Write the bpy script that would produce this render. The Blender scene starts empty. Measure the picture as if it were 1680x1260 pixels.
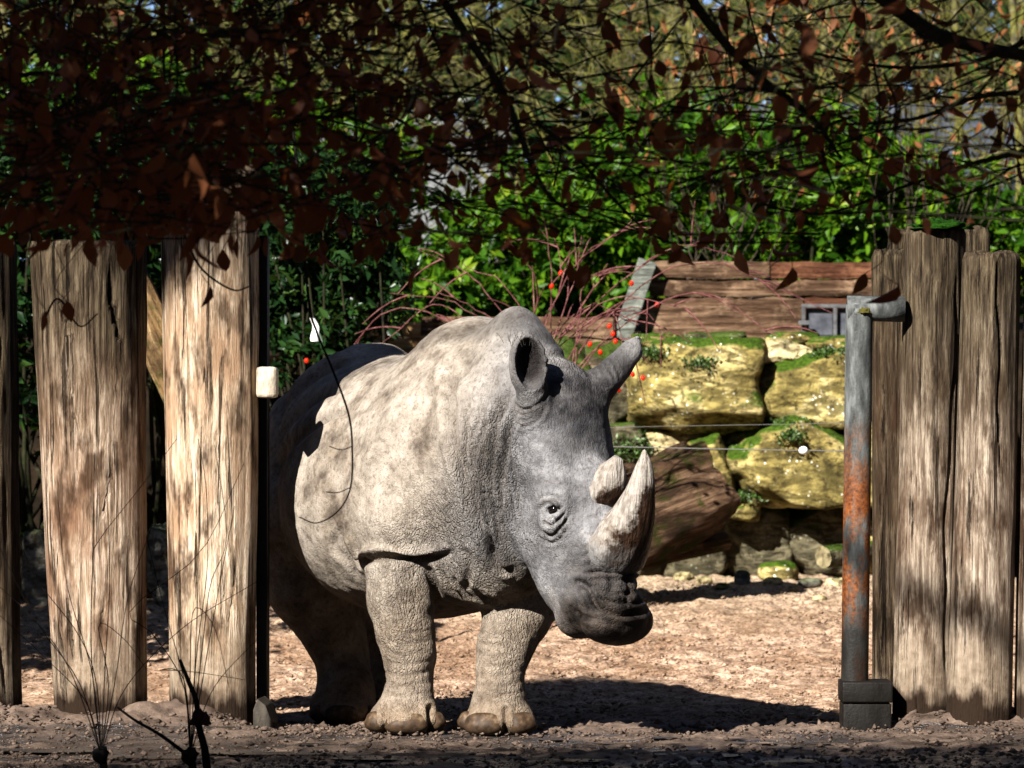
import bpy, bmesh, math, random, os
import numpy as np
from mathutils import Vector, Matrix, noise as mnoise

SC = bpy.context.scene
COL = SC.collection
R = math.radians

# ------------------------------------------------------------------ camera
CAM_H = 1.30
FPX = 8000.0            # focal length in photograph pixels (1680 wide)
HOR = 680.0             # photograph row of the horizon
cam_d = bpy.data.cameras.new('camera')
cam_d.sensor_width = 36.0
cam_d.lens = FPX * 36.0 / 1680.0
cam_d.shift_y = -(HOR - 630.0) * -1.0 / 1680.0
cam_d.clip_start = 0.2
cam_d.clip_end = 1500.0
cam_d.dof.use_dof = True
cam_d.dof.focus_distance = 19.9
cam_d.dof.aperture_fstop = 5.8
cam = bpy.data.objects.new('camera', cam_d)
cam.location = (0, 0, CAM_H)
cam.rotation_euler = (R(90), 0, 0)
COL.objects.link(cam)
SC.camera = cam

# ------------------------------------------------------------------ sky and sun
SUN_AZ, SUN_EL = R(33), R(35)       # light travels right and away from the camera
w = bpy.data.worlds.new('World'); SC.world = w; w.use_nodes = True
nt = w.node_tree
sky = nt.nodes.new('ShaderNodeTexSky'); sky.sky_type = 'NISHITA'; sky.sun_disc = False
sky.air_density = 0.3; sky.dust_density = 0.2; sky.sun_elevation = SUN_EL; sky.sun_rotation = math.pi + SUN_AZ
bg = nt.nodes['Background']; bg.inputs['Strength'].default_value = 0.05
nt.links.new(sky.outputs[0], bg.inputs['Color'])
sun_d = bpy.data.lights.new('sun', 'SUN'); sun_d.energy = 5.0; sun_d.angle = R(0.53)
sun_d.color = (1.0, 0.965, 0.92)
sun = bpy.data.objects.new('sun', sun_d)
sdir = Vector((math.sin(SUN_AZ) * math.cos(SUN_EL), math.cos(SUN_AZ) * math.cos(SUN_EL), -math.sin(SUN_EL)))
sun.rotation_euler = sdir.to_track_quat('-Z', 'Y').to_euler()
sun.location = (-8, -6, 14)
COL.objects.link(sun)
SC.view_settings.view_transform = 'Standard'
SC.view_settings.look = 'None'
SC.view_settings.exposure = 2.05
SC.view_settings.gamma = 1.0
SC.render.engine = 'CYCLES'
SC.cycles.max_bounces = 6
SC.cycles.diffuse_bounces = 2
SC.cycles.glossy_bounces = 2
SC.cycles.transmission_bounces = 3
SC.cycles.transparent_max_bounces = 6
SC.cycles.caustics_reflective = False
SC.cycles.caustics_refractive = False

# ------------------------------------------------------------------ helpers
def W(px, py, d):
    """Photograph pixel + real distance from the camera -> point in the place."""
    return np.array([(px - 840.0) * d / FPX, d, CAM_H - (py - HOR) * d / FPX])

def mesh_obj(name, verts, faces, mat=None, parent=None, smooth=True, mats=None, fmat=None):
    me = bpy.data.meshes.new(name)
    me.from_pydata([tuple(map(float, v)) for v in verts], [], [tuple(map(int, f)) for f in faces])
    return link_mesh(name, me, mat, parent, smooth)

def fast_mesh(name, V, F):
    """V (n,3) float, F (m,3|4) int arrays."""
    me = bpy.data.meshes.new(name)
    V = np.ascontiguousarray(V, np.float32); F = np.ascontiguousarray(F, np.int32)
    n, m, k = len(V), len(F), F.shape[1]
    me.vertices.add(n); me.vertices.foreach_set('co', V.ravel())
    me.loops.add(m * k); me.loops.foreach_set('vertex_index', F.ravel())
    me.polygons.add(m); me.polygons.foreach_set('loop_start', np.arange(m, dtype=np.int32) * k)
    me.update(calc_edges=True)
    return me

def link_mesh(name, me, mat=None, parent=None, smooth=True):
    if smooth:
        me.polygons.foreach_set('use_smooth', np.ones(len(me.polygons), bool))
    if mat is not None and not me.materials:
        me.materials.append(mat)
    o = bpy.data.objects.new(name, me); COL.objects.link(o)
    if parent is not None: o.parent = parent
    return o

def tag(o, label=None, cat=None, group=None, kind=None):
    if label: o['label'] = label
    if cat: o['category'] = cat
    if group: o['group'] = group
    if kind: o['kind'] = kind
    return o

def empty(name, loc, label=None, cat=None, group=None, kind=None):
    o = bpy.data.objects.new(name, None); COL.objects.link(o)
    o.location = tuple(map(float, loc)); o.empty_display_size = 0.1
    return tag(o, label, cat, group, kind)

def noise3(P, scale, octaves=3, seed=0.0):
    """Fractal noise for an (n,3) array, roughly -1..1."""
    out = np.empty(len(P), np.float32)
    f = mnoise.fractal
    for i, p in enumerate(P):
        out[i] = f((p[0] * scale + seed, p[1] * scale + seed * 1.7, p[2] * scale - seed), 1.0, 2.0, octaves, noise_basis='PERLIN_ORIGINAL')
    return out

def add_attr(me, name, vals):
    a = me.attributes.new(name, 'FLOAT', 'POINT')
    a.data.foreach_set('value', np.ascontiguousarray(vals, np.float32))

class NT:
    """Small node-tree builder."""
    def __init__(self, name):
        self.m = bpy.data.materials.new(name); self.m.use_nodes = True
        self.t = self.m.node_tree; self.t.nodes.clear()
        self.out = self.t.nodes.new('ShaderNodeOutputMaterial')
        self.b = self.t.nodes.new('ShaderNodeBsdfPrincipled')
        self.t.links.new(self.b.outputs[0], self.out.inputs[0])
    def n(self, kind, **kw):
        nd = self.t.nodes.new('ShaderNode' + kind)
        for k, v in kw.items(): setattr(nd, k, v)
        return nd
    def put(self, sock, v):
        if v is None: return
        if isinstance(v, bpy.types.NodeSocket): self.t.links.new(v, sock)
        elif isinstance(v, (tuple, list)) and len(v) == 3 and sock.type == 'RGBA': sock.default_value = (*v, 1)
        else: sock.default_value = v
    def coords(self, scale=(1, 1, 1), kind='Object', rot=(0, 0, 0)):
        tc = self.n('TexCoord'); mp = self.n('Mapping')
        self.t.links.new(tc.outputs[kind], mp.inputs[0])
        mp.inputs['Scale'].default_value = scale; mp.inputs['Rotation'].default_value = rot
        return mp.outputs[0]
    def noise(self, vec, scale=5, detail=4, rough=0.55, dist=0.0):
        nd = self.n('TexNoise'); self.put(nd.inputs['Vector'], vec)
        nd.inputs['Scale'].default_value = scale; nd.inputs['Detail'].default_value = detail
        nd.inputs['Roughness'].default_value = rough; nd.inputs['Distortion'].default_value = dist
        return nd.outputs[0]
    def noisecol(self, vec, scale=5, detail=2):
        nd = self.n('TexNoise'); self.put(nd.inputs['Vector'], vec)
        nd.inputs['Scale'].default_value = scale; nd.inputs['Detail'].default_value = detail
        return nd.outputs[1]
    def voro(self, vec, scale, feature='DISTANCE_TO_EDGE', rnd=1.0):
        nd = self.n('TexVoronoi', feature=feature); self.put(nd.inputs['Vector'], vec)
        nd.inputs['Scale'].default_value = scale; nd.inputs['Randomness'].default_value = rnd
        return nd.outputs[0]
    def ramp(self, fac, stops):
        nd = self.n('ValToRGB'); self.put(nd.inputs[0], fac)
        el = nd.color_ramp.elements
        while len(el) < len(stops): el.new(0.5)
        for e, (p, c) in zip(el, stops):
            e.position = p
            e.color = (*c, 1) if isinstance(c, (tuple, list)) else (c, c, c, 1)
        return nd.outputs[0]
    def math(self, op, a, b=None, clamp=False):
        nd = self.n('Math', operation=op, use_clamp=clamp); self.put(nd.inputs[0], a)
        if b is not None: self.put(nd.inputs[1], b)
        return nd.outputs[0]
    def mix(self, fac, a, b, mode='MIX'):
        nd = self.n('Mix', data_type='RGBA', blend_type=mode)
        self.put(nd.inputs[0], fac); self.put(nd.inputs[6], a); self.put(nd.inputs[7], b)
        return nd.outputs[2]
    def vadd(self, a, b, sc=1.0):
        s = self.n('VectorMath', operation='SCALE'); self.put(s.inputs[0], b); s.inputs['Scale'].default_value = sc
        v = self.n('VectorMath', operation='ADD'); self.put(v.inputs[0], a); self.t.links.new(s.outputs[0], v.inputs[1])
        return v.outputs[0]
    def attr(self, name):
        return self.n('Attribute', attribute_name=name).outputs['Fac']
    def rnd(self):
        return self.n('ObjectInfo').outputs['Random']
    def bump(self, h, strength=0.5, dist=0.01, prev=None):
        nd = self.n('Bump'); self.put(nd.inputs['Height'], h)
        nd.inputs['Strength'].default_value = strength; nd.inputs['Distance'].default_value = dist
        if prev is not None: self.t.links.new(prev, nd.inputs['Normal'])
        return nd.outputs[0]
    def done(self, col, rough=0.8, normal=None, spec=0.3, k=0.87, gam=1.4, **kw):
        if isinstance(col, (tuple, list)): col = tuple(c ** gam * k for c in col)
        else:
            g = self.n('Gamma'); self.put(g.inputs[0], col); g.inputs[1].default_value = gam
            col = self.mix(1.0, g.outputs[0], (k, k, k), 'MULTIPLY')
        self.col = col
        self.put(self.b.inputs['Base Color'], col); self.put(self.b.inputs['Roughness'], rough)
        self.b.inputs['Specular IOR Level'].default_value = spec if spec > .55 else spec * .22
        if normal is not None: self.t.links.new(normal, self.b.inputs['Normal'])
        for k, v in kw.items(): self.put(self.b.inputs[k], v)
        return self.m

def tube(path, radii, seg=8, cap=True):
    """Swept tube along an (n,3) path -> verts, faces."""
    P = np.asarray(path, float); n = len(P); radii = np.broadcast_to(radii, n)
    T = np.gradient(P, axis=0); T /= np.linalg.norm(T, axis=1)[:, None] + 1e-9
    up = np.array([0, 0, 1.0]) if abs(T[0][2]) < 0.9 else np.array([1.0, 0, 0])
    V = []; u = np.cross(T[0], up); u /= np.linalg.norm(u)
    for i in range(n):
        u = u - T[i] * np.dot(u, T[i]); u /= np.linalg.norm(u) + 1e-9
        v = np.cross(T[i], u)
        for k in range(seg):
            a = 2 * math.pi * k / seg
            V.append(P[i] + radii[i] * (math.cos(a) * u + math.sin(a) * v))
    F = [(i * seg + k, i * seg + (k + 1) % seg, (i + 1) * seg + (k + 1) % seg, (i + 1) * seg + k)
         for i in range(n - 1) for k in range(seg)]
    if cap:
        F += [tuple(range(seg))[::-1], tuple((n - 1) * seg + k for k in range(seg))]
    return V, F

def spline(pts, n=24):
    """Catmull-Rom through points (any dimension)."""
    p = np.asarray(pts, float)
    if len(p) == 2: return p[0] + (p[1] - p[0]) * np.linspace(0, 1, n)[:, None]
    q = np.vstack([2 * p[0] - p[1], p, 2 * p[-1] - p[-2]])
    ts = np.linspace(0, len(p) - 1 - 1e-6, n); out = []
    for t in ts:
        i = int(t); f = t - i; a, b, c, d = q[i:i + 4]
        out.append(0.5 * ((2 * b) + (c - a) * f + (2 * a - 5 * b + 4 * c - d) * f * f + (3 * b - a - 3 * c + d) * f ** 3))
    return np.array(out)

class MB:
    """Collects shapes into one mesh."""
    def __init__(self): self.v = []; self.f = []
    def add(self, V, F):
        o = len(self.v); self.v += [tuple(map(float, p)) for p in V]
        self.f += [tuple(int(i) + o for i in f) for f in F]
    def box(self, c, h, rot=None):
        V = [np.array([sx * h[0], sy * h[1], sz * h[2]]) for sx in (-1, 1) for sy in (-1, 1) for sz in (-1, 1)]
        if rot is not None: V = [rot @ v for v in V]
        self.add([v + np.asarray(c) for v in V], [(0, 1, 3, 2), (4, 6, 7, 5), (0, 4, 5, 1), (2, 3, 7, 6), (0, 2, 6, 4), (1, 5, 7, 3)])
    def build(self, name, mat, parent=None, smooth=True, origin=None, bevel=0):
        v = self.v
        if origin is not None: v = [(p[0] - origin[0], p[1] - origin[1], p[2] - origin[2]) for p in v]
        me = bpy.data.meshes.new(name); me.from_pydata(v, [], self.f)
        if bevel:
            bm = bmesh.new(); bm.from_mesh(me)
            bmesh.ops.bevel(bm, geom=bm.edges[:], offset=bevel, segments=2, affect='EDGES', profile=0.6)
            bm.to_mesh(me); bm.free()
        o = link_mesh(name, me, mat, parent, smooth)
        if origin is not None and parent is None: o.location = tuple(map(float, origin))
        return o
# ------------------------------------------------------------------ the ground
def ground_base(x, y):
    """Smooth lie of the land (numpy): level at the gate, dipping behind it, rising to the wall."""
    x = np.asarray(x, float); y = np.asarray(y, float)
    sm = lambda a, b, t: np.clip((t - a) / (b - a), 0, 1) ** 2 * (3 - 2 * np.clip((t - a) / (b - a), 0, 1))
    z = -0.045 * sm(20.2, 20.9, y) + 0.395 * sm(22.2, 28.2, y) * 1.0
    # mud heaped along the foot of the posts
    bank = 0.085 * np.exp(-((y - 20.32) / 0.33) ** 2)
    gap = sm(-1.25, -1.0, x) * (1 - sm(1.42, 1.75, x))
    z = z + bank * (1 - gap)
    # planted bank behind the wall
    z = z + 1.45 * sm(28.75, 29.3, y) + 0.5 * sm(29.5, 40, y)
    return z

def vnoise(shape, cell, rng):
    """Smooth 2-D value noise of given cell size in samples (cell=(cy,cx))."""
    ny, nx = shape; cy, cx = cell
    gy, gx = int(ny / cy) + 3, int(nx / cx) + 3
    g = rng.standard_normal((gy, gx))
    yy = np.arange(ny) / cy; xx = np.arange(nx) / cx
    iy = yy.astype(int); ix = xx.astype(int); fy = yy - iy; fx = xx - ix
    fy = (fy * fy * (3 - 2 * fy))[:, None]; fx = (fx * fx * (3 - 2 * fx))[None, :]
    a = g[np.ix_(iy, ix)]; b = g[np.ix_(iy, ix + 1)]; c = g[np.ix_(iy + 1, ix)]; d = g[np.ix_(iy + 1, ix + 1)]
    return (a * (1 - fx) + b * fx) * (1 - fy) + (c * (1 - fx) + d * fx) * fy

def make_ground():
    rng = np.random.default_rng(5)
    dx, dy = 0.016, 0.020
    xd = np.arange(-2.7, 2.7, dx); yd = np.arange(17.4, 28.6, dy)
    out = np.geomspace(0.05, 400, 26)
    xs = np.concatenate([(-2.7 - out)[::-1], xd, 2.7 + out])
    ys = np.concatenate([(17.4 - out * 0.6)[::-1], yd, 28.6 + np.concatenate([np.arange(.1, 1.4, .1), 1.4 + out * 1.2])])
    X, Y = np.meshgrid(xs, ys)
    Z = ground_base(X, Y)
    ix0, iy0 = 26, 26
    sh = (len(yd), len(xd))
    clod = 0
    for m, a in ((0.42, .006), (0.2, .006), (0.095, .008), (0.05, .008)):
        clod = clod + a * vnoise(sh, (m / dy, m / dx), rng)
    crumbs = np.maximum(vnoise(sh, (.05 / dy, .045 / dx), rng) - 0.6, 0) * 0.006
    pits = np.minimum(vnoise(sh, (.26 / dy, .22 / dx), rng) + 1.0, 0) * 0.028
    wgt = np.ones(sh)
    yy = yd[:, None] + 0 * xd[None, :]; xx = xd[None, :] + 0 * yd[:, None]
    rough = 0.6 + 0.6 * np.exp(-((yy - 20.35) / 0.5) ** 2) + 0.55 * np.exp(-((yy - 21.9) / 0.55) ** 2) * (xx > -0.2)
    far = np.clip((yy - 23) / 5, 0, 1)
    rough = rough + 0.4 * far
    # flat wet hollows in front of the gate
    flat = np.clip((vnoise(sh, (.20 / dy, .40 / dx), rng) + 0.45) * 2.0, 0, 1) * (yy < 20.0) 
    d = (clod + crumbs + .6 * pits) * rough
    d = np.where(flat > 0, d * (1 - 0.8 * flat) - 0.008 * flat, d)
    edge = np.minimum.reduce([np.clip((xx + 2.7) / .3, 0, 1), np.clip((2.7 - xx) / .3, 0, 1), np.clip((yy - 17.4) / .2, 0, 1), np.clip((28.6 - yy) / .2, 0, 1)])
    Z[iy0:iy0 + sh[0], ix0:ix0 + sh[1]] += d * edge
    wet = np.zeros_like(Z)
    wet[iy0:iy0 + sh[0], ix0:ix0 + sh[1]] = flat
    ny, nx = Z.shape
    V = np.stack([X, Y, Z], -1).reshape(-1, 3)
    idx = np.arange(ny * nx).reshape(ny, nx)
    F = np.stack([idx[:-1, :-1], idx[:-1, 1:], idx[1:, 1:], idx[1:, :-1]], -1).reshape(-1, 4)
    me = fast_mesh('ground', V, F)
    add_attr(me, 'wet', wet.ravel())
    t = NT('mud')
    co = t.coords()
    wetn = t.noise(t.coords((1, 1.0, 1)), 9.0, 4, .6)
    wetA = t.math('MULTIPLY', t.attr('wet'), t.ramp(wetn, [(0.40, 0), (0.52, 1)]), clamp=True)
    big = t.noise(co, 1.3, 4, .6); mid = t.noise(co, 9.0, 5, .65); fine = t.noise(co, 55.0, 4, .75)
    dry = t.ramp(mid, [(0.30, (.14, .095, .068)), (0.46, (.36, .265, .195)), (0.64, (.55, .43, .335))])
    dry = t.mix(t.ramp(big, [(.4, 0), (.65, .6)]), dry, (.25, .165, .105))
    dry = t.mix(t.ramp(fine, [(.40, .75), (.52, 0)]), dry, (.075, .046, .030))
    # moister, darker soil near and in front of the posts: position along the yard
    sep = t.n('SeparateXYZ'); t.t.links.new(t.n('TexCoord').outputs['Object'], sep.inputs[0])
    near = t.n('MapRange'); t.put(near.inputs[0], t.math('ADD', sep.outputs[1], t.math('MULTIPLY', t.math('SUBTRACT', big, .5), 2.0)))
    near.inputs[1].default_value = 20.4; near.inputs[2].default_value = 22.4; near.inputs[3].default_value = 1; near.inputs[4].default_value = 0
    damp = t.ramp(mid, [(0.3, (.075, .057, .046)), (0.7, (.235, .185, .150))])
    col = t.mix(near.outputs[0], dry, damp)
    # grit and straw near the wall
    farr = t.n('MapRange'); t.put(farr.inputs[0], sep.outputs[1])
    farr.inputs[1].default_value = 25.0; farr.inputs[2].default_value = 27.5
    col = t.mix(t.math('MULTIPLY', farr.outputs[0], t.ramp(fine, [(.45, 0), (.6, .8)])), col, (.42, .37, .27))
    bank = t.n('MapRange'); t.put(bank.inputs[0], sep.outputs[1]); bank.inputs[1].default_value = 28.4; bank.inputs[2].default_value = 28.8
    col = t.mix(bank.outputs[0], col, t.ramp(mid, [(.3, (.012, .009, .006)), (.7, (.05, .036, .022))]))
    col = t.mix(wetA, col, (.045, .034, .028))
    rough = t.mix(wetA, t.mix(near.outputs[0], (.9, .9, .9), (.58, .58, .58)), (.40, .40, .40))
    h = t.math('ADD', t.math('MULTIPLY', fine, .8), mid)
    h = t.math('MULTIPLY', h, t.math('SUBTRACT', 1.0, t.math('MULTIPLY', wetA, .35)))
    nb = t.bump(h, .9, .016)
    core = t.math('MULTIPLY', t.attr('wet'), t.ramp(wetn, [(.52, 0), (.57, 1)]), clamp=True)
    rough = t.mix(core, rough, (.27, .27, .27))
    nb = t.bump(t.math('MULTIPLY', core, t.noise(t.coords((1, .6, 1)), 26, 3, .6)), .8, .03, nb)
    mat = t.done(col, rough, nb, .3, k=1.05); t.put(t.b.inputs['Specular IOR Level'], t.mix(wetA, (.06, .06, .06), (1, 1, 1)))
    o = link_mesh('ground', me, mat)
    return tag(o, kind='structure')
ground = make_ground()

def soil_crumbs():
    rng = np.random.default_rng(12); n = 26000
    y = 17.9 + 9.6 * rng.random(n) ** 1.5; x = rng.uniform(-1, 1, n) * (.112 * y)
    kp = (y > 19.75) | (rng.random(n) < .35); x, y = x[kp], y[kp]; n = len(x)
    z = ground_base(x, y); r = .0035 + .0085 * rng.random(n) ** 3
    near_post = np.exp(-((y - 20.4) / .35) ** 2); r = r * (1 + 1.1 * near_post * rng.random(n))
    bv = np.array([(1, 0, 0), (-1, 0, 0), (0, 1, 0), (0, -1, 0), (0, 0, 1), (0, 0, -1)], float); bf = np.array([(0, 2, 4), (2, 1, 4), (1, 3, 4), (3, 0, 4), (2, 0, 5), (1, 2, 5), (3, 1, 5), (0, 3, 5)])
    V = (bv[None] + .28 * rng.standard_normal((n, len(bv), 3))) * r[:, None, None] * np.array([1.3, 1.3, .85]) + np.stack([x, y, z + r * .35 + .004 * rng.standard_normal(n)], 1)[:, None, :]
    F = (np.arange(n)[:, None, None] * len(bv) + bf[None]).reshape(-1, 3)
    me = fast_mesh('soil_crumbs', V.reshape(-1, 3), F); add_attr(me, 'rnd', np.repeat(rng.random(n), len(bv)))
    o = link_mesh('soil_crumbs', me, ground.data.materials[0], None, False)
    tag(o, 'loose crumbs of dry soil scattered over the yard', 'soil', kind='stuff')
soil_crumbs()

def puddles():
    t = NT('muddy_water'); nz = t.noise(t.coords((1, .5, 1)), 34, 3, .6)
    m = t.done((.06, .05, .045), .34, t.bump(nz, 1.0, .03), .9)
    t.b.inputs['Specular IOR Level'].default_value = 1.0
    rng = np.random.default_rng(21)
    for (px, py, wp, dep) in ((905, 1214, 70, .10), (1000, 1221, 44, .08), (1085, 1211, 66, .09), (1058, 1231, 54, .09), (1112, 1238, 66, .10), (1200, 1240, 46, .12), (1228, 1221, 70, .09), (1292, 1227, 56, .08), (1340, 1221, 60, .08), (1150, 1223, 36, .06),
                              (60, 1232, 190, .26), (215, 1243, 150, .20), (420, 1236, 190, .24), (600, 1244, 170, .16), (760, 1236, 90, .12), (1310, 1249, 90, .12), (950, 1248, 110, .12), (1330, 1156, 90, .20), (520, 1222, 80, .10), (1450, 1246, 80, .10)):
        d = 8000 * CAM_H / (py - HOR); c = W(px, py, d); w2 = wp / 2 * d / FPX; V = [(0, 0, 0)]; n = 26; ph = rng.random(6) * 6
        for k in range(n):
            a = 2 * math.pi * k / n; r = 1 + .30 * math.sin(2 * a + ph[0]) + .22 * math.sin(3 * a + ph[1]) + .15 * math.sin(5 * a + ph[2])
            V.append((w2 * r * math.cos(a), dep / 2 * r * math.sin(a), 0))
        o = mesh_obj('puddle', V, [(0, 1 + k, 1 + (k + 1) % n) for k in range(n)], m); o.location = (float(c[0]), float(d), float(ground_base(c[0], d)) + .003); tag(o, kind='structure')
puddles()
# ------------------------------------------------------------------ the rhinoceros
def make_rhino():
    TH = R(24)
    A = np.array([math.sin(TH), -math.cos(TH), 0.0])      # forward
    RT = np.array([-math.cos(TH), -math.sin(TH), 0.0])    # the animal's right
    UP = np.array([0, 0, 1.0])
    P0 = np.array([-0.13, 20.36, 0.0])
    def B(s, t, z): return P0 + s * A + t * RT + z * UP
    BF = np.stack([A, RT, UP])
    PS = R(45)
    nh = np.array([math.sin(PS), -math.cos(PS), 0.0])
    LA = 0.22 * nh + np.array([0, 0, -0.975]); LA /= np.linalg.norm(LA)
    HR = np.array([-math.cos(PS), -math.sin(PS), 0.0])
    NA = np.cross(HR, LA); NA /= np.linalg.norm(NA)
    if np.dot(NA, nh) < 0: NA = -NA
    HF = np.stack([LA, NA, HR])
    H0 = W(937, 640, 19.70)
    def H(l, n, r): return H0 + l * LA + n * NA + r * HR

    prims = []   # (op, kind, data, k)
    def ell(c, rad, F=BF, k=0.12, op='u'):
        prims.append((op, 'e', (np.asarray(c, float), F, np.asarray(rad, float)), k))
    def chain(pts, k=0.06, op='u'):
        for (a, ra), (b, rb) in zip(pts[:-1], pts[1:]):
            prims.append((op, 'c', (np.asarray(a, float), np.asarray(b, float), ra, rb), k))
    # trunk
    ell(B(-.52, 0, 1.015), (.90, .575, .555))
    ell(B(-.50, .10, .90), (.62, .53, .44), k=.15)
    ell(B(-1.22, 0, 1.10), (.46, .42, .515), k=.2)
    ell(B(-1.30, .20, .98), (.36, .26, .42), k=.15)
    ell(B(-1.30, -.20, .98), (.36, .26, .42), k=.15)
    ell(B(-.02, 0, 1.14), (.46, .44, .545), k=.15)
    ell(B(-.02, .26, 1.02), (.36, .245, .37), k=.14)
    ell(B(.02, -.26, 1.02), (.34, .22, .40), k=.14)
    ell(B(-.10, 0, 1.45), (.34, .17, .225), k=.14)
    # neck
    ell(B(.30, .02, 1.14), (.36, .36, .46), k=.12)
    ell(B(.34, .02, .88), (.26, .28, .33), k=.10)
    ell(B(.50, .0, 1.22), (.30, .27, .36), k=.10)
    ell(B(.38, .01, 1.45), (.20, .15, .295), k=.12)
    ell(B(.20, .10, .72), (.24, .22, .22), k=.10)
    # lower edge of the shoulder: the overhanging apron above the foreleg
    ell(B(.00, .385, .86), (.25, .160, .168), k=.09)
    # fore legs
    chain([(W(664, 840, 20.22), .17), (W(654, 930, 20.15), .136), (W(658, 985, 20.12), .136), (W(666, 1040, 20.08), .120),
           (W(673, 1075, 20.06), .108), (W(673, 1118, 20.05), .092), (W(670, 1150, 20.03), .106), (W(665, 1172, 20.02), .125)], k=.022)
    ell(W(664, 1180, 20.0), (.145, .155, .062), np.eye(3), k=.05)
    chain([(W(885, 900, 20.32), .19), (W(868, 965, 20.25), .155), (W(848, 1010, 20.15), .130), (W(828, 1060, 20.06), .108),
           (W(820, 1100, 20.0), .090), (W(819, 1135, 19.97), .083), (W(819, 1158, 19.97), .105), (W(820, 1172, 19.97), .120)], k=.05)
    ell(W(820, 1182, 19.95), (.142, .15, .062), np.eye(3), k=.05)
    # hind legs
    chain([(W(505, 860, 21.30), .27), (W(515, 960, 21.30), .19), (W(545, 1030, 21.30), .125), (W(560, 1075, 21.32), .102),
           (W(566, 1115, 21.25), .094), (W(566, 1145, 21.2), .11), (W(563, 1160, 21.18), .125)], k=.08)
    ell(W(562, 1165, 21.15), (.135, .15, .06), np.eye(3), k=.05)
    chain([(W(665, 860, 21.75), .25), (W(655, 960, 21.75), .18), (W(640, 1040, 21.78), .120), (W(632, 1090, 21.78), .098),
           (W(626, 1125, 21.7), .10), (W(623, 1145, 21.68), .12)], k=.08)
    ell(W(622, 1152, 21.65), (.135, .15, .06), np.eye(3), k=.05)
    # tail
    chain([(B(-1.70, .02, 1.15), .05), (B(-1.78, .02, .95), .035), (B(-1.78, .02, .62), .022), (B(-1.78, .02, .55), .03)], k=.05)
    # head
    ell(H(.06, -.10, 0), (.21, .17, .185), HF, k=.07)
    ell(H(.20, -.075, 0), (.30, .150, .222), HF, k=.06)
    ell(H(.46, -.075, 0), (.27, .150, .198), HF, k=.07)
    ell(H(.40, -.23, 0), (.28, .170, .155), HF, k=.07)
    ell(H(.60, -.19, 0), (.25, .150, .150), HF, k=.08)
    ell(H(.76, -.14, 0), (.16, .140, .140), HF, k=.06)
    ell(H(.66, -.03, 0), (.22, .140, .140), HF, k=.08)
    ell(H(.86, -.02, 0), (.13, .165, .160), HF, k=.06)
    ell(H(.962, .050, 0), (.095, .112, .172), HF, k=.045)
    ell(H(.915, -.125, .02), (.080, .09, .115), HF, k=.05)
    # brow ridges around the eyes
    for sg in (1, -1):
        ell(H(.445, -.015, .165 * sg), (.075, .055, .045), HF, k=.05)
        ell(H(.525, -.055, .170 * sg), (.045, .05, .035), HF, k=.04)
    # horn bosses
    ell(H(.66, .075, 0), (.17, .085, .132), HF, k=.06)
    ell(H(.42, .062, 0), (.115, .062, .10), HF, k=.05)
    # eye sockets
    for sg in (1, -1):
        ell(H(.487, -.018, .222 * sg), (.019, .034, .036), HF, k=.014, op='s')
    for sg in (1, -1):
        ell(H(.466, -.016, .203 * sg), (.013, .040, .018), HF, k=.014)
        ell(H(.511, -.022, .200 * sg), (.009, .034, .014), HF, k=.012)
    # nostrils
    for sg in (1, -1):
        ell(H(.855, .105, .15 * sg), (.040, .028, .045), HF, k=.03, op='s')
    # ears: a horn of skin hollowed on its open side
    e0, e1 = W(884, 672, 19.60), W(867, 625, 19.53)
    chain([(e0, .080), (e1, .055)], k=.05)
    c = W(867, 598, 19.52)
    EF = np.stack([np.array([.97, .22, .08]), np.array([-.23, .97, 0]), np.array([-.08, 0, 1.0])])
    EF = np.linalg.qr(EF.T)[0].T
    ell(c, (.078, .068, .122), EF, k=.04)
    ell(W(858, 560, 19.52), (.026, .022, .040), EF, k=.03)
    ell(c + np.array([0.010, -.042, .006]), (.060, .080, .106), EF, k=.010, op='s')
    chain([(W(968, 650, 19.80), .085), (W(994, 623, 19.80), .060), (W(1014, 602, 19.82), .050), (W(1034, 577, 19.82), .038), (W(1047, 556, 19.82), .012)], k=.04)

    def bounds(p):
        op, kd, dt, k = p
        if kd == 'e':
            c, F, rad = dt; e = np.sqrt(((F * rad[:, None]) ** 2).sum(0))
            return c - e - k - .09, c + e + k + .09
        a, b, ra, rb = dt; r = max(ra, rb) + k + .09
        return np.minimum(a, b) - r, np.maximum(a, b) + r
    bnds = [bounds(p) for p in prims]

    def field(P):
        d = np.full(len(P), 1.0, np.float32)
        for p, (lo, hi) in zip(prims, bnds):
            m = ((P > lo) & (P < hi)).all(1)
            if not m.any(): continue
            idx = np.nonzero(m)[0]; Q = P[idx]
            op, kd, dt, k = p
            if kd == 'e':
                c, F, rad = dt
                q = (Q - c.astype(np.float32)) @ F.T.astype(np.float32) / rad.astype(np.float32)
                k0 = np.sqrt((q * q).sum(1)); k1 = np.sqrt(((q / rad.astype(np.float32)) ** 2).sum(1)) + 1e-6
                v = k0 * (k0 - 1) / k1
            else:
                a, b, ra, rb = dt; ba = (b - a).astype(np.float32); pa = Q - a.astype(np.float32)
                h = np.clip(pa @ ba / (ba @ ba), 0, 1)
                v = np.sqrt(((pa - h[:, None] * ba) ** 2).sum(1)) - (ra + (rb - ra) * h)
            o = d[idx]
            if op == 'u':
                h = np.maximum(k - np.abs(o - v), 0) / k
                d[idx] = np.minimum(o, v) - h * h * k * .25
            else:
                v = -v; h = np.maximum(k - np.abs(o - v), 0) / k
                d[idx] = np.maximum(o, v) + h * h * k * .25
        return d

    hs = 0.0083; BK = 8
    lo = np.array([-1.36, 18.95, -.06]); hi = np.array([0.80, 22.45, 1.82])
    nb = np.ceil((hi - lo) / (hs * BK)).astype(int)
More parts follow.
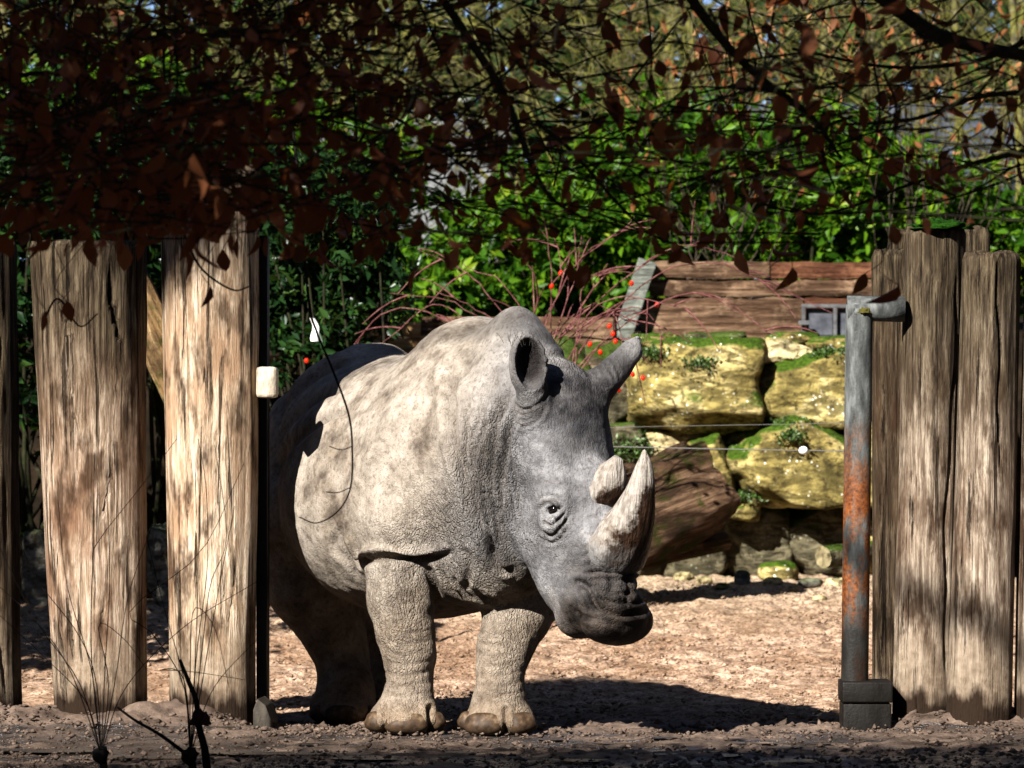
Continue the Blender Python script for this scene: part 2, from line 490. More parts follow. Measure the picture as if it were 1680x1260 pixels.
    bi = np.stack(np.meshgrid(*[np.arange(n) for n in nb], indexing='ij'), -1).reshape(-1, 3)
    cen = (lo + (bi + .5) * hs * BK).astype(np.float32)
    dc = field(cen)
    N = nb * BK
    G = np.repeat(np.repeat(np.repeat(dc.reshape(nb), BK, 0), BK, 1), BK, 2).astype(np.float32)
    act = bi[np.abs(dc) < hs * BK * 1.25]
    off = np.stack(np.meshgrid(*[np.arange(BK)] * 3, indexing='ij'), -1).reshape(-1, 3)
    for ch in np.array_split(act, max(1, len(act) // 1500)):
        I = (ch[:, None, :] * BK + off[None]).reshape(-1, 3)
        G[I[:, 0], I[:, 1], I[:, 2]] = field((lo + I * hs).astype(np.float32))
    # surface nets
    S = G < 0
    cnt = np.zeros(tuple(N - 1), np.int8)
    for dx in (0, 1):
        for dy in (0, 1):
            for dz in (0, 1):
                cnt += S[dx:N[0] - 1 + dx, dy:N[1] - 1 + dy, dz:N[2] - 1 + dz]
    cells = np.argwhere((cnt > 0) & (cnt < 8))
    vid = np.full(tuple(N - 1), -1, np.int32); vid[tuple(cells.T)] = np.arange(len(cells))
    acc = np.zeros((len(cells), 3)); num = np.zeros(len(cells))
    cor = [(x, y, z) for x in (0, 1) for y in (0, 1) for z in (0, 1)]
    for i, a in enumerate(cor):
        for b in cor[i + 1:]:
            if sum(abs(p - q) for p, q in zip(a, b)) != 1: continue
            ga = G[tuple((cells + a).T)]; gb = G[tuple((cells + b).T)]
            m = (ga < 0) != (gb < 0)
            t = np.where(m, ga / (ga - gb + 1e-12), 0)
            pt = np.array(a) + t[:, None] * (np.array(b) - np.array(a))
            acc[m] += pt[m]; num[m] += 1
    V = lo + (cells + acc / num[:, None]) * hs
    F = []
    for ax in range(3):
        sl0 = [slice(0, n - 1) for n in N]; 
        s0 = S[tuple(slice(0, N[i] - 1) for i in range(3))]
        sh = [slice(0, N[i] - 1) for i in range(3)]; sh[ax] = slice(1, N[ax])
        s1 = S[tuple(sh)]
        E = np.argwhere(s0 != s1)
        u, v = [(1, 2), (2, 0), (0, 1)][ax]
        E = E[(E[:, u] > 0) & (E[:, v] > 0)]
        du = np.zeros(3, int); du[u] = 1; dv = np.zeros(3, int); dv[v] = 1
        q = np.stack([vid[tuple((E - du - dv).T)], vid[tuple((E - dv).T)], vid[tuple(E.T)], vid[tuple((E - du).T)]], 1)
        flip = ~s0[tuple(E.T)]
        q[flip] = q[flip][:, ::-1]
        F.append(q)
    F = np.vstack(F); F = F[(F >= 0).all(1)]
    # keep the biggest connected body: drop unused
    def vnormals(V):
        n = np.cross(V[F[:, 2]] - V[F[:, 0]], V[F[:, 3]] - V[F[:, 1]])
        out = np.zeros_like(V)
        for i in range(4): np.add.at(out, F[:, i], n)
        return out / (np.linalg.norm(out, axis=1)[:, None] + 1e-12)
    def relax(V, it):
        E = np.vstack([F[:, [0, 1]], F[:, [1, 2]], F[:, [2, 3]], F[:, [3, 0]]])
        deg = np.bincount(E.ravel(), minlength=len(V))[:, None]
        for _ in range(it):
            s = np.zeros_like(V); np.add.at(s, E[:, 0], V[E[:, 1]]); np.add.at(s, E[:, 1], V[E[:, 0]])
            V = V * .5 + .5 * s / np.maximum(deg, 1)
        return V
    V = relax(V, 2)
    NRM = vnormals(V)
    def proj(V): return np.stack([840 + FPX * V[:, 0] / V[:, 1], HOR - FPX * (V[:, 2] - CAM_H) / V[:, 1]], 1)
    PX = proj(V)
    facing = (NRM * (np.array([0, 0, CAM_H]) - V)).sum(1) > -0.35 * np.linalg.norm(V, axis=1)

    # head coordinates for masks
    q = (V - H0) @ HF.T; hl, hn, hrr = q.T
    headm0 = np.clip((hl + .02) / .12, 0, 1) * (V[:, 1] < 20.0) * np.clip((hn + .42) / .06, 0, 1) * (PX[:, 0] > 836) * (V[:, 2] > .3)
    headm = headm0
    sst = lambda a, b, x: np.clip((x - a) / (b - a), 0, 1) ** 2 * (3 - 2 * np.clip((x - a) / (b - a), 0, 1))
    greym = np.maximum(headm0, sst(700, 850, PX[:, 0] + .25 * (PX[:, 1] - 700)) * (V[:, 1] < 20.6) * sst(980, 880, PX[:, 1]) * .85)
    disp = np.zeros(len(V), np.float32)
    crease = np.zeros(len(V), np.float32)
    # broad lumpiness of hide and muscle
    disp += 0.006 * noise3(V, 5.0, 3, 3.1) + 0.0022 * noise3(V, 22.0, 2, 9.0)

    def fold(pts, wpx, amp, d0=19, d1=23, ridge=0.45, taper=True, crs=1.0, sided=0):
        nonlocal disp, crease
        L = spline(pts, 40)
        lo_, hi_ = L.min(0) - wpx * 4, L.max(0) + wpx * 4
        m = facing & (V[:, 1] > d0) & (V[:, 1] < d1) & (PX > lo_).all(1) & (PX < hi_).all(1)
        idx = np.nonzero(m)[0]
        if not len(idx): return
        Q = PX[idx]
        best = np.full(len(idx), 1e9); side = np.zeros(len(idx)); tt = np.zeros(len(idx))
        for i in range(len(L) - 1):
            ab = L[i + 1] - L[i]; pa = Q - L[i]
            h = np.clip(pa @ ab / (ab @ ab + 1e-9), 0, 1)
            dd = np.linalg.norm(pa - h[:, None] * ab, axis=1); b = dd < best
            best[b] = dd[b]; side[b] = np.sign(ab[0] * pa[b, 1] - ab[1] * pa[b, 0]); tt[b] = (i + h[b]) / (len(L) - 1)
        tp = np.clip(np.minimum(tt, 1 - tt) * 6, 0, 1) if taper else 1.0
        x = best / wpx
        pr = np.exp(-x * x) * amp
        rd = ridge * amp * np.exp(-((x - 1.9) / 1.1) ** 2)
        if sided: rd = rd * np.where(side * sided > 0, 2.2, 0.2)
        disp[idx] += (tp * (-pr + rd)).astype(np.float32)
        crease[idx] = np.maximum(crease[idx], tp * crs * np.exp(-(x * .9) ** 2))
    # apron above the foreleg, elbow crease, chest folds
    fold([(556, 862), (562, 890), (585, 922), (610, 916), (660, 914), (715, 914), (752, 902)], 6, .030, sided=-1)
    fold([(546, 872), (552, 900), (575, 925), (590, 950)], 5, .014)
    fold([(752, 900), (768, 915), (768, 945), (760, 975)], 6, .014)
    fold([(700, 925), (712, 960), (722, 1000)], 7, .016)
    for k in range(4):
        fold([(722 + 18 * k, 930 + 12 * k), (740 + 20 * k, 965 + 6 * k), (760 + 20 * k, 985)], 4, .014)
    # shoulder and neck creases
    fold([(742, 600), (740, 660), (752, 740), (778, 820), (806, 900), (815, 935)], 9, .040)
    fold([(764, 640), (768, 720), (790, 800), (812, 860), (822, 905)], 6, .024)
    fold([(835, 640), (812, 700), (803, 770), (812, 840), (832, 905)], 8, .036)
    fold([(848, 670), (832, 720), (822, 790), (826, 850), (840, 900)], 6, .026)
    fold([(800, 850), (806, 900), (822, 935), (845, 935)], 5, .02)
    for k in range(5):
        fold([(752 + 12 * k, 700 + 10 * k), (758 + 12 * k, 780 + 8 * k), (772 + 12 * k, 850 + 6 * k)], 3.2, .009)
    for k in range(9):
        x0 = 772 + 9 * k
        fold([(x0 + 14 * math.sin(k), 640 + 22 * (k % 3)), (x0 - 6, 730 + 9 * (k % 4)), (x0 + 4, 800 + 12 * (k % 2)), (x0 + 18, 870 + 10 * (k % 3))], 2.8, .011, 19.3, 20.4)
    # long soft ridge from the withers down to the flank, and hollow behind it
    fold([(745, 575), (700, 630), (640, 700), (596, 770), (572, 830)], 13, -.016, ridge=.35, crs=0)
    fold([(690, 560), (640, 620), (590, 690)], 16, .010, crs=0)
    fold([(800, 545), (770, 590), (745, 640)], 14, .012, crs=0)
    # folds of the haunch
    for k, (x0, y0) in enumerate([(448, 720), (446, 760), (452, 690), (446, 800)]):
        fold([(x0, y0), (x0 + 25, y0 - 60), (x0 + 75, y0 - 105), (x0 + 140, y0 - 135)], 6, .020, 20.4)
    # collar behind the head, ear folds
    fold([(886, 582), (915, 580), (948, 596), (968, 612)], 4, .010, 19.2, 20.4)
    fold([(890, 600), (920, 598), (950, 608)], 3.5, .008, 19.2, 20.4)
    for k in range(4):
        fold([(838 - k, 655 + 9 * k), (858, 672 + 9 * k), (885, 662 + 8 * k), (902, 640 + 7 * k)], 3, .007, 19.2, 19.9)
    for k in range(4):
        fold([(972 + 9 * k, 604 - 7 * k), (984 + 9 * k, 622 - 7 * k), (996 + 8 * k, 640 - 6 * k)], 2.5, .005, 19.2, 20.1)
    fold([(905, 660), (930, 645), (970, 645), (995, 660)], 9, .006, 19, 20, crs=.3)
    # eye lids and wrinkles under the eye
    fold([(882, 834), (893, 822), (908, 822), (920, 836)], 3.2, -.014, 19, 20, ridge=.5)
    fold([(888, 852), (902, 862), (918, 852), (930, 838)], 2.5, .009, 19, 20)
    fold([(886, 868), (904, 880), (920, 866), (936, 842)], 2.8, .010, 19, 20)
    fold([(892, 888), (908, 890), (924, 876), (932, 858)], 2.8, .008, 19, 20)
    fold([(912, 858), (922, 872), (934, 868)], 2.5, .007, 19, 20)
    fold([(872, 800), (874, 850), (884, 890)], 7, .006, 19, 20, crs=.2)
    fold([(880, 798), (900, 788), (930, 800)], 6, .006, 19, 20, crs=.3)
    fold([(960, 850), (985, 846)], 2.5, .005, 19, 20)
    # muzzle
    for y0, a in ((893, .004), (907, .008), (923, .006), (937, .013), (950, .007)):
        fold([(944 + (y0 - 896) * .3, y0 + 8), (972, y0 + 2), (1006, y0 - 1 + 2 * math.sin(y0)), (1036, y0 + 2), (1068, y0 - 6)], 3.0, a, 19, 20)
    fold([(942, 962), (950, 955), (966, 968), (978, 990), (996, 1002), (1030, 1008), (1066, 1004)], 4.5, .034, 19, 20)
    fold([(940, 1000), (958, 1012), (985, 1018)], 4, .008, 19, 20)
    fold([(1042, 950), (1050, 970), (1044, 992)], 5, .010, 19, 20)
    fold([(975, 985), (1000, 985), (1035, 990), (1064, 984)], 3, .012, 19, 20)
    fold([(955, 942), (962, 958), (980, 962)], 3.5, .010, 19, 20)
    fold([(968, 955), (985, 975), (1000, 990)], 4, .010, 19, 20)
    fold([(992, 930), (1004, 955), (996, 985)], 5.5, .014, 19, 20)
    fold([(1022, 938), (1034, 962), (1026, 992)], 5, .012, 19, 20)
    fold([(985, 968), (1015, 975), (1060, 965)], 3.5, .009, 19, 20)
    fold([(865, 905), (885, 890), (905, 885)], 8, .005, 19, 20, crs=.2)
    # rings round the legs
    for k in range(7):
        y = 1035 + 17 * k
        fold([(628, y - 3), (660, y + 4), (712, y - 2)], 2.6, .0042, 19.5, 20.4)
        fold([(778, y), (815, y + 5), (862, y - 4)], 2.6, .0036, 19.5, 20.4)
    # toes
    for (x, y0, y1) in ((631, 1160, 1205), (704, 1162, 1205), (830, 1164, 1206)):
        fold([(x, y0), (x, y1)], 4, .018, 19.5, 20.3, taper=False)

    V = V + NRM * disp[:, None]
    # mask of deep wrinkling: neck, chest, shoulder front, legs
    def blob(cx, cy, rx, ry): return np.exp(-(((PX[:, 0] - cx) / rx) ** 2 + ((PX[:, 1] - cy) / ry) ** 2))
    wr = 0.10 + 1.0 * blob(790, 860, 55, 110) + .8 * blob(760, 950, 70, 50) + .6 * blob(820, 740, 35, 90) + .65 * blob(655, 1010, 60, 130) \
        + .55 * blob(840, 1060, 55, 110) + .5 * blob(730, 870, 50, 60) + .3 * blob(1010, 960, 60, 50) + .25 * blob(900, 880, 40, 40) + .3 * blob(930, 600, 60, 30)
    wr = np.where(facing, wr, .5); wr = np.clip(wr, 0, 1)
    wet = np.clip((hl - .60) / .14, 0, 1) * headm * np.clip((hn + .12 + (hl - .85) * -.2) / .14, 0, 1) * np.clip(.95 - hrr * 2.2, 0, 1)
    wet = np.maximum(wet, np.clip((hl - .78) / .10, 0, 1) * headm * np.clip((hn + .20) / .12, 0, 1))
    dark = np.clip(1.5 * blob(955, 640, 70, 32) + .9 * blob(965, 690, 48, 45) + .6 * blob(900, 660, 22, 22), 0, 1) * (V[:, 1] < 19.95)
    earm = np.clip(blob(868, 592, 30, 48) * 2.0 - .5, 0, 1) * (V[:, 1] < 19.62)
    mud = np.clip(1.0 - (V[:, 2] - .02) / .12, 0, 1) + .45 * np.clip((.62 - V[:, 2]) / .2, 0, 1) * (V[:, 2] > .02); mud = np.clip(mud, 0, 1)
    base = np.array([-.35, 20.4, 0.0])
    root = empty('rhinoceros', base, 'grey white rhinoceros standing in the gateway with its head turned and lowered', 'rhinoceros')
    me = fast_mesh('body', V - base, F)
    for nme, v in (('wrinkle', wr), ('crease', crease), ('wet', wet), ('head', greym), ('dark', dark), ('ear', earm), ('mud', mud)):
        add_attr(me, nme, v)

    t = NT('rhino_hide')
    co = t.coords()
    warp = t.vadd(co, t.noisecol(co, 14, 2), .035)
    n1 = t.noise(co, 3.6, 7, .68); n2 = t.noise(co, 13, 5, .65); n3 = t.noise(co, 90, 3, .7)
    dust = t.ramp(n2, [(.3, (.225, .195, .165)), (.48, (.325, .288, .245)), (.68, (.41, .37, .32))])
    dirt = t.ramp(n2, [(.34, (.075, .058, .045)), (.6, (.24, .20, .158))])
    col = t.mix(t.ramp(n1, [(.48, 0), (.64, .8)]), dust, dirt)
    grey = t.ramp(t.noise(co, 9, 6, .7), [(.3, (.10, .102, .108)), (.5, (.205, .206, .214)), (.7, (.37, .365, .365))])
    col = t.mix(t.math('MULTIPLY', t.attr('head'), .88), col, grey)
    # wrinkles: two cell patterns, cracks between small plates
    # long in one direction so that the plates line up as on hide
    c1 = t.voro(t.vadd(t.coords((1, 1, .5)), t.noisecol(co, 9, 2), .07), 68)
    c2 = t.voro(t.vadd(t.coords((1, 1, 1.5)), t.noisecol(co, 20, 2), .03), 95)
    k1 = t.ramp(c1, [(0.0, 0), (.22, 1)]); k2 = t.ramp(c2, [(0.0, 0), (.22, 1)])
    wrk = t.attr('wrinkle')
    cracks = t.math('MULTIPLY', t.math('SUBTRACT', 1.0, k1), wrk)
    col = t.mix(t.math('MULTIPLY', cracks, .2), col, (.10, .082, .066))
    col = t.mix(t.math('MULTIPLY', t.attr('crease'), .35), col, (.11, .092, .078))
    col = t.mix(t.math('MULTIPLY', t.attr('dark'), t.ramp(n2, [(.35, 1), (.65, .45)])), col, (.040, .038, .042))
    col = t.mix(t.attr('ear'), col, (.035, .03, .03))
    mudc = t.ramp(n2, [(.3, (.16, .12, .085)), (.7, (.33, .26, .19))])
    col = t.mix(t.math('MULTIPLY', t.attr('mud'), .8), col, mudc)
    wetm = t.math('MULTIPLY', t.attr('wet'), t.ramp(n2, [(.25, 1), (.8, .7)]))
    col = t.mix(wetm, col, t.ramp(n2, [(.42, (.010, .007, .006)), (.72, (.085, .062, .047))]))
    sp = t.noise(co, 55, 4, .75)
    col = t.mix(t.ramp(sp, [(.38, .4), (.48, 0)]), col, (.085, .07, .056))
    rough = t.mix(wetm, (.78, .78, .78), (.42, .42, .42))
    ln = t.noise(t.vadd(t.coords((1, 1, .22)), t.noisecol(co, 6, 2), .05), 42, 3, .5)
    lines = t.ramp(t.math('ABSOLUTE', t.math('SUBTRACT', ln, .5)), [(0.0, 0), (.05, 1)])
    lm = t.math('MULTIPLY', t.math('SUBTRACT', 1.0, lines), t.math('ADD', t.math('MULTIPLY', wrk, .9), .05), clamp=True)
    col = t.mix(t.math('MULTIPLY', lm, .18), col, (.075, .064, .055))
    hh = t.math('ADD', t.math('MULTIPLY', t.math('MULTIPLY', k1, wrk), 1.0), t.math('MULTIPLY', t.math('MULTIPLY', k2, t.math('ADD', wrk, .12)), .42))
    hh = t.math('ADD', hh, t.math('MULTIPLY', n3, .12))
    hh = t.math('ADD', hh, t.math('MULTIPLY', n2, .35))
    hh = t.math('SUBTRACT', hh, t.math('MULTIPLY', lm, .8))
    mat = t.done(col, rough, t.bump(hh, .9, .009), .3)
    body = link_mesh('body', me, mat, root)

    # eyes
    t = NT('eye_dark'); eye_m = t.done((.012, .008, .006), .06, None, .6)
    for sg in (1, -1):
        bm = bmesh.new(); bmesh.ops.create_uvsphere(bm, u_segments=18, v_segments=12, radius=.028)
        m2 = bpy.data.meshes.new('eye'); bm.to_mesh(m2); bm.free()
        o = link_mesh('eye', m2, eye_m, root); o.location = tuple(H(.489, -.020, .182 * sg) - base)
    # horns
    t = NT('horn')
    hc = t.coords(); st = t.noise(t.coords((1, 1, .12)), 60, 4, .6); bl = t.noise(hc, 9, 5, .65)
    tip = t.attr('tip')
    c = t.ramp(st, [(.3, (.20, .178, .155)), (.55, (.36, .33, .295)), (.8, (.48, .45, .41))])
    c = t.mix(t.ramp(bl, [(.50, 0), (.64, .6)]), c, (.19, .15, .115))
    c = t.mix(t.ramp(t.math('ADD', t.attr('wetside'), t.math('MULTIPLY', t.math('SUBTRACT', bl, .5), 1.6)), [(.42, 0), (.62, .97)]), c, t.ramp(st, [(.35, (.018, .010, .006)), (.7, (.075, .042, .024))]))
    c = t.mix(t.ramp(t.math('ADD', tip, t.math('MULTIPLY', t.math('SUBTRACT', bl, .5), .35)), [(.14, .95), (.34, 0)]), c, (.21, .205, .20))
    hb = t.bump(t.math('ADD', t.math('MULTIPLY', st, 1.5), bl), .9, .014)
    horn_m = t.done(c, t.mix(t.attr('wetside'), (.62, .62, .62), (.35, .35, .35)), hb, .35)
    def horn(path, radii, flat=1.0, seg=44, facet=.05, wet=1.0, rag=.02):
        P = spline([H(*p) for p in path], 26); rr = np.interp(np.linspace(0, 1, 26), np.linspace(0, 1, len(radii)), radii)
        rng = np.random.default_rng(3); Vv = []; at = []; ws = []; fib = rng.standard_normal(seg)
        for i in range(26):
            T = P[min(i + 1, 25)] - P[max(i - 1, 0)]; T /= np.linalg.norm(T)
            u = HR - T * (HR @ T); u /= np.linalg.norm(u); v = np.cross(T, u)
            if v @ NA < 0: v = -v
            for k in range(seg):
                a = 2 * math.pi * k / seg
                rj = rr[i] * (1 + facet * math.sin(3 * a + .6 + i * .02) + rag * fib[k] * (1.3 - i / 25) + rag * 2.2 * mnoise.noise((k * .45, i * .16, path[0][0] * 50)) * (1.2 - i / 25))
                Vv.append(P[i] + rj * (flat * math.cos(a) * u + math.sin(a) * v))
                at.append(i / 25)
                ws.append(wet * np.clip(.92 + .9 * (math.sin(a) * .45 - math.cos(a) * .75), 0, 1) * np.clip(1.7 - i / 25 * 1.75, 0, 1))
        Fv = [(i * seg + k, i * seg + (k + 1) % seg, (i + 1) * seg + (k + 1) % seg, (i + 1) * seg + k) for i in range(25) for k in range(seg)]
        Vv.append(P[-1] + (P[-1] - P[-2]) * .35); at.append(1); ws.append(0)
        Fv += [(25 * seg + k, 25 * seg + (k + 1) % seg, len(Vv) - 1) for k in range(seg)]
        o = mesh_obj('horn', np.array(Vv) - base, Fv, horn_m, root)
        add_attr(o.data, 'tip', at); add_attr(o.data, 'wetside', ws)
        return o
    fh = horn([(.685, .00, 0), (.66, .105, 0), (.59, .200, 0), (.485, .280, 0), (.39, .326, 0), (.325, .344, 0)], [.125, .142, .100, .062, .037, .007], flat=.95, rag=.012)
    tag(fh, 'long curved front horn with a dark wet right side')
    rh = horn([(.45, .02, 0), (.425, .09, 0), (.375, .150, 0), (.322, .196, 0)], [.115, .102, .066, .020], flat=.80, wet=.85, facet=.10, rag=.012)
    tag(rh, 'short blunt rear horn, pale and worn')
    # bristles on the ear rims
    t = NT('ear_hair'); hair_m = t.done((.05, .045, .04), .6)
    rng = np.random.default_rng(6)
    for ctr, n, spread, d in ((( 860, 553), 26, (22, 6), 19.50), ((1046, 556), 22, (8, 10), 19.82)):
        mb = MB()
        for _ in range(n):
            p = W(ctr[0] + rng.normal() * spread[0] * .6, ctr[1] + abs(rng.normal()) * spread[1], d + rng.normal() * .01); q = p + np.array([rng.normal() * .012, rng.normal() * .006, .012 + .02 * rng.random()])
            mb.add(*tube(np.array([p - np.array([0, 0, .012]), (p + q) / 2, q]), np.array([.0011, .0009, .0004]), 3, False))
        mb.build('ear_bristles', hair_m, root, origin=base)['kind'] = 'stuff'
    # toenails
    t = NT('toenail'); cc = t.coords(); nn = t.noise(cc, 22, 4, .6)
    nail_m = t.done(t.ramp(nn, [(.3, (.045, .031, .021)), (.55, (.12, .085, .056)), (.75, (.28, .215, .15))]), .55, t.bump(nn, .4, .006), .4)
    def nail(px, py, d, rx, rz, az):
        bm = bmesh.new(); bmesh.ops.create_uvsphere(bm, u_segments=20, v_segments=14, radius=1.0)
        for v in bm.verts:
            v.co.x = math.copysign(abs(v.co.x) ** .8, v.co.x); v.co.z = math.copysign(abs(v.co.z) ** .75, v.co.z)
            if v.co.z < 0: v.co.x *= 1.06; v.co.y *= 1.1
            v.co.x *= rx * 1.04; v.co.z *= rz * 1.12; v.co.y *= .040
        m2 = bpy.data.meshes.new('toenail'); bm.to_mesh(m2); bm.free()
        o = link_mesh('toenail', m2, nail_m, root); o.location = tuple(W(px, py, d + .034) - base); o.rotation_euler = (R(-20), 0, az)
    for a in ((667, 1187, 19.845, .083, .042, 0), (617, 1184, 19.90, .045, .038, -.9), (714, 1184, 19.92, .038, .036, .95),
              (793, 1188, 19.80, .075, .042, -.25), (857, 1187, 19.82, .060, .042, .6), (768, 1183, 19.90, .036, .036, -1.2),
              (560, 1172, 20.985, .070, .036, 0), (524, 1170, 21.05, .036, .034, -.9), (600, 1170, 21.06, .036, .034, .9),
              (622, 1160, 21.49, .07, .036, 0)):
        nail(*a)
    return root
rhino = make_rhino()
# ------------------------------------------------------------------ wooden posts and the steel gate frame
def wood_post_mat(name, tint, moss, seed, mudtop=.30):
    t = NT(name)
    co = t.coords()
    gr = t.noise(t.vadd(t.coords((1, 1, .06)), t.noisecol(co, 3, 2), .03), 60, 6, .74)
    gr2 = t.noise(t.coords((1, 1, .035)), 26, 6, .7, .5)
    bl = t.noise(t.coords((1, 1, .45)), 4.5 + seed * .1, 5, .62); bl2 = t.noise(t.coords((1, 1, .35)), 11, 4, .6)
    a, b, c = tint
    col = t.ramp(gr, [(.32, tuple(x * .30 for x in a)), (.47, a), (.62, b)])
    col = t.mix(t.ramp(bl, [(.45, 0), (.62, .85)]), col, c)
    col = t.mix(t.ramp(bl2, [(.50, 0), (.64, .8)]), col, (.075, .045, .027))
    z = t.n('SeparateXYZ'); t.t.links.new(t.n('TexCoord').outputs['Object'], z.inputs[0]); z = z.outputs[2]
    # algae, weathering and painted crown shade at the top, splashed mud at the foot
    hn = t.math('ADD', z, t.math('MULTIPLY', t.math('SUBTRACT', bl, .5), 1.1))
    mr = t.n('MapRange'); t.put(mr.inputs[0], hn); mr.inputs[1].default_value = moss[0]; mr.inputs[2].default_value = moss[1]  # moss gives the height range of this stain and painted shade
    alg_shade = t.ramp(gr, [(.36, (.022, .018, .012)), (.52, (.10, .078, .052)), (.70, (.22, .185, .125))])
    col = t.mix(t.math('MULTIPLY', mr.outputs[0], .92), col, alg_shade)
    crack = t.ramp(gr2, [(.37, 1), (.43, 0)])
    col = t.mix(t.math('MULTIPLY', crack, .8), col, (.03, .02, .013))
    fn = t.math('ADD', z, t.math('MULTIPLY', t.math('SUBTRACT', bl2, .5), .35))
    mu = t.n('MapRange'); t.put(mu.inputs[0], fn); mu.inputs[1].default_value = mudtop * 1.5; mu.inputs[2].default_value = mudtop * .9
    mcol = t.ramp(t.noise(co, 30, 3, .6), [(.3, (.24, .19, .14)), (.65, (.38, .32, .25))])
    col = t.mix(t.math('MULTIPLY', mu.outputs[0], .7), col, mcol)
    m2 = t.n('MapRange'); t.put(m2.inputs[0], fn); m2.inputs[1].default_value = mudtop * .62; m2.inputs[2].default_value = mudtop * .38
    col = t.mix(m2.outputs[0], col, (.058, .040, .028))
    hh = t.math('ADD', t.math('MULTIPLY', gr, .8), t.math('MULTIPLY', t.math('SUBTRACT', 1.0, crack), .8))
    hh = t.math('ADD', hh, t.math('MULTIPLY', bl2, .5))
    return t.done(col, .85, t.bump(hh, 1.0, .022), .25)

TAN = ((.37, .285, .21), (.61, .52, .43), (.26, .165, .11))
TANW = ((.45, .355, .26), (.69, .60, .49), (.41, .285, .19))
GREYW = ((.28, .225, .175), (.51, .445, .365), (.20, .145, .105))
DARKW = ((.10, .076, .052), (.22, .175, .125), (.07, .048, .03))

def fbm1(th, z, seed, f=1.0):
    return mnoise.fractal((math.cos(th) * f + seed, math.sin(th) * f - seed, z), 1.0, 2.0, 3, noise_basis='PERLIN_ORIGINAL')

def wood_post(label, xt, xb, ytop, d, tint, seed, moss, cracks=(), top='flat', mudtop=.3, squared=0.0, depthr=1.0, zbot=-.35, group='upright timber posts of the fence'):
    """xt / xb: left and right edges at the head and at the foot (photograph columns at distance d)."""
    ztop = W(0, ytop, d)[2]
    cxt, rt = (W((xt[0] + xt[1]) / 2, 0, d)[0], (xt[1] - xt[0]) / 2 * d / FPX)
    cxb, rb = (W((xb[0] + xb[1]) / 2, 0, d)[0], (xb[1] - xb[0]) / 2 * d / FPX)
    seg, rings = 96, 90
    V = []; base = np.array([cxb, d, 0.0])
    for i in range(rings):
        f = i / (rings - 1); z = zbot + (ztop - zbot) * f
        g = np.clip(z / ztop, 0, 1)
        cx = cxb + (cxt - cxb) * g; r = rb + (rt - rb) * g
        for k in range(seg):
            th = 2 * math.pi * k / seg
            q = 1.0
            if squared: q = 1 / (abs(math.cos(th)) ** (2 + squared) + abs(math.sin(th)) ** (2 + squared)) ** (1 / (2 + squared))
            rr = r * q * (1 + .045 * fbm1(th, z * .8, seed, 1.0) + .022 * fbm1(th, z * .5, seed + 9, 5.0) + .010 * fbm1(th, z * 2.5, seed + 4, 11.0))
            for (ca, z0, z1, wd, dp) in cracks:
                if z0 < z < z1:
                    ca2 = ca + .10 * math.sin(z * 4 + seed) + .05 * math.sin(z * 13)
                    dd = (th - ca2 + math.pi) % (2 * math.pi) - math.pi
                    tp = min(1, min(z - z0, z1 - z) * 5)
                    rr -= dp * tp * math.exp(-(dd / wd) ** 2)
            zz = z
            if i == rings - 1: zz += .012 * fbm1(th, 3.1, seed + 2, 2.5)
            if ztop - z < .02: rr -= .010
            V.append((cx + rr * math.cos(th), d + depthr * rr * math.sin(th), zz))
    F = [(i * seg + k, i * seg + (k + 1) % seg, (i + 1) * seg + (k + 1) % seg, (i + 1) * seg + k) for i in range(rings - 1) for k in range(seg)]
    # sawn head, slightly dished
    n0 = (rings - 1) * seg; prev = list(range(n0, n0 + seg))
    for j, s in enumerate((.75, .4)):
        cur = []
        for k in range(seg):
            x, y, z = V[n0 + k]
            V.append((cxt + (x - cxt) * s, d + (y - d) * s, z + .006 * fbm1(k, s, seed, 1.5) + .004)); cur.append(len(V) - 1)
        F += [(prev[k], prev[(k + 1) % seg], cur[(k + 1) % seg], cur[k]) for k in range(seg)]; prev = cur
    V.append((cxt, d, ztop + .004)); F += [(prev[k], prev[(k + 1) % seg], len(V) - 1) for k in range(seg)]
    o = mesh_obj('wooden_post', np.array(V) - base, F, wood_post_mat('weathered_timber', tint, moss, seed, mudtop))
    o.location = tuple(base)
    return tag(o, label, 'post', group)

FR = -math.pi / 2   # angle that faces the camera
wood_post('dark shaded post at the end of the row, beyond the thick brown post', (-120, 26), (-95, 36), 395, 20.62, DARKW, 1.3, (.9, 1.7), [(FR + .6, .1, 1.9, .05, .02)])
wood_post('thick tapering brown post with a head darkened by algae and painted crown shade, and long splits', (48, 242), (92, 241), 398, 20.34, TAN, 2.7, (1.05, 1.75),
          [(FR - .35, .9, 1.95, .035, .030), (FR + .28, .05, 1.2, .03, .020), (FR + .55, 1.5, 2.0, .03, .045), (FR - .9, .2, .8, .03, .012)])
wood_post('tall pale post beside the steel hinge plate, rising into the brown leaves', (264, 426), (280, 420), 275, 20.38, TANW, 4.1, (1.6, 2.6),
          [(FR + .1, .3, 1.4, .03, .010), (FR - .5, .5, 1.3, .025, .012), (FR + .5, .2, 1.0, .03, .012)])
wood_post('narrow squared dark post inside the rusty steel frame', (1431, 1492), (1433, 1480), 412, 20.75, DARKW, 5.9, (1.3, 2.0), squared=3.0, mudtop=.12)  # dark tint also stands in for shade on this post
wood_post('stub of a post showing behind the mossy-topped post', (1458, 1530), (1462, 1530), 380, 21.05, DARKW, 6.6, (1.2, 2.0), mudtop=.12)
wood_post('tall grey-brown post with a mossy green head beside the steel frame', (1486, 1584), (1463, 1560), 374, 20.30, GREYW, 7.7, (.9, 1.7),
          [(FR + .75, .2, 1.9, .05, .03), (FR + .2, .4, 1.5, .025, .008)])
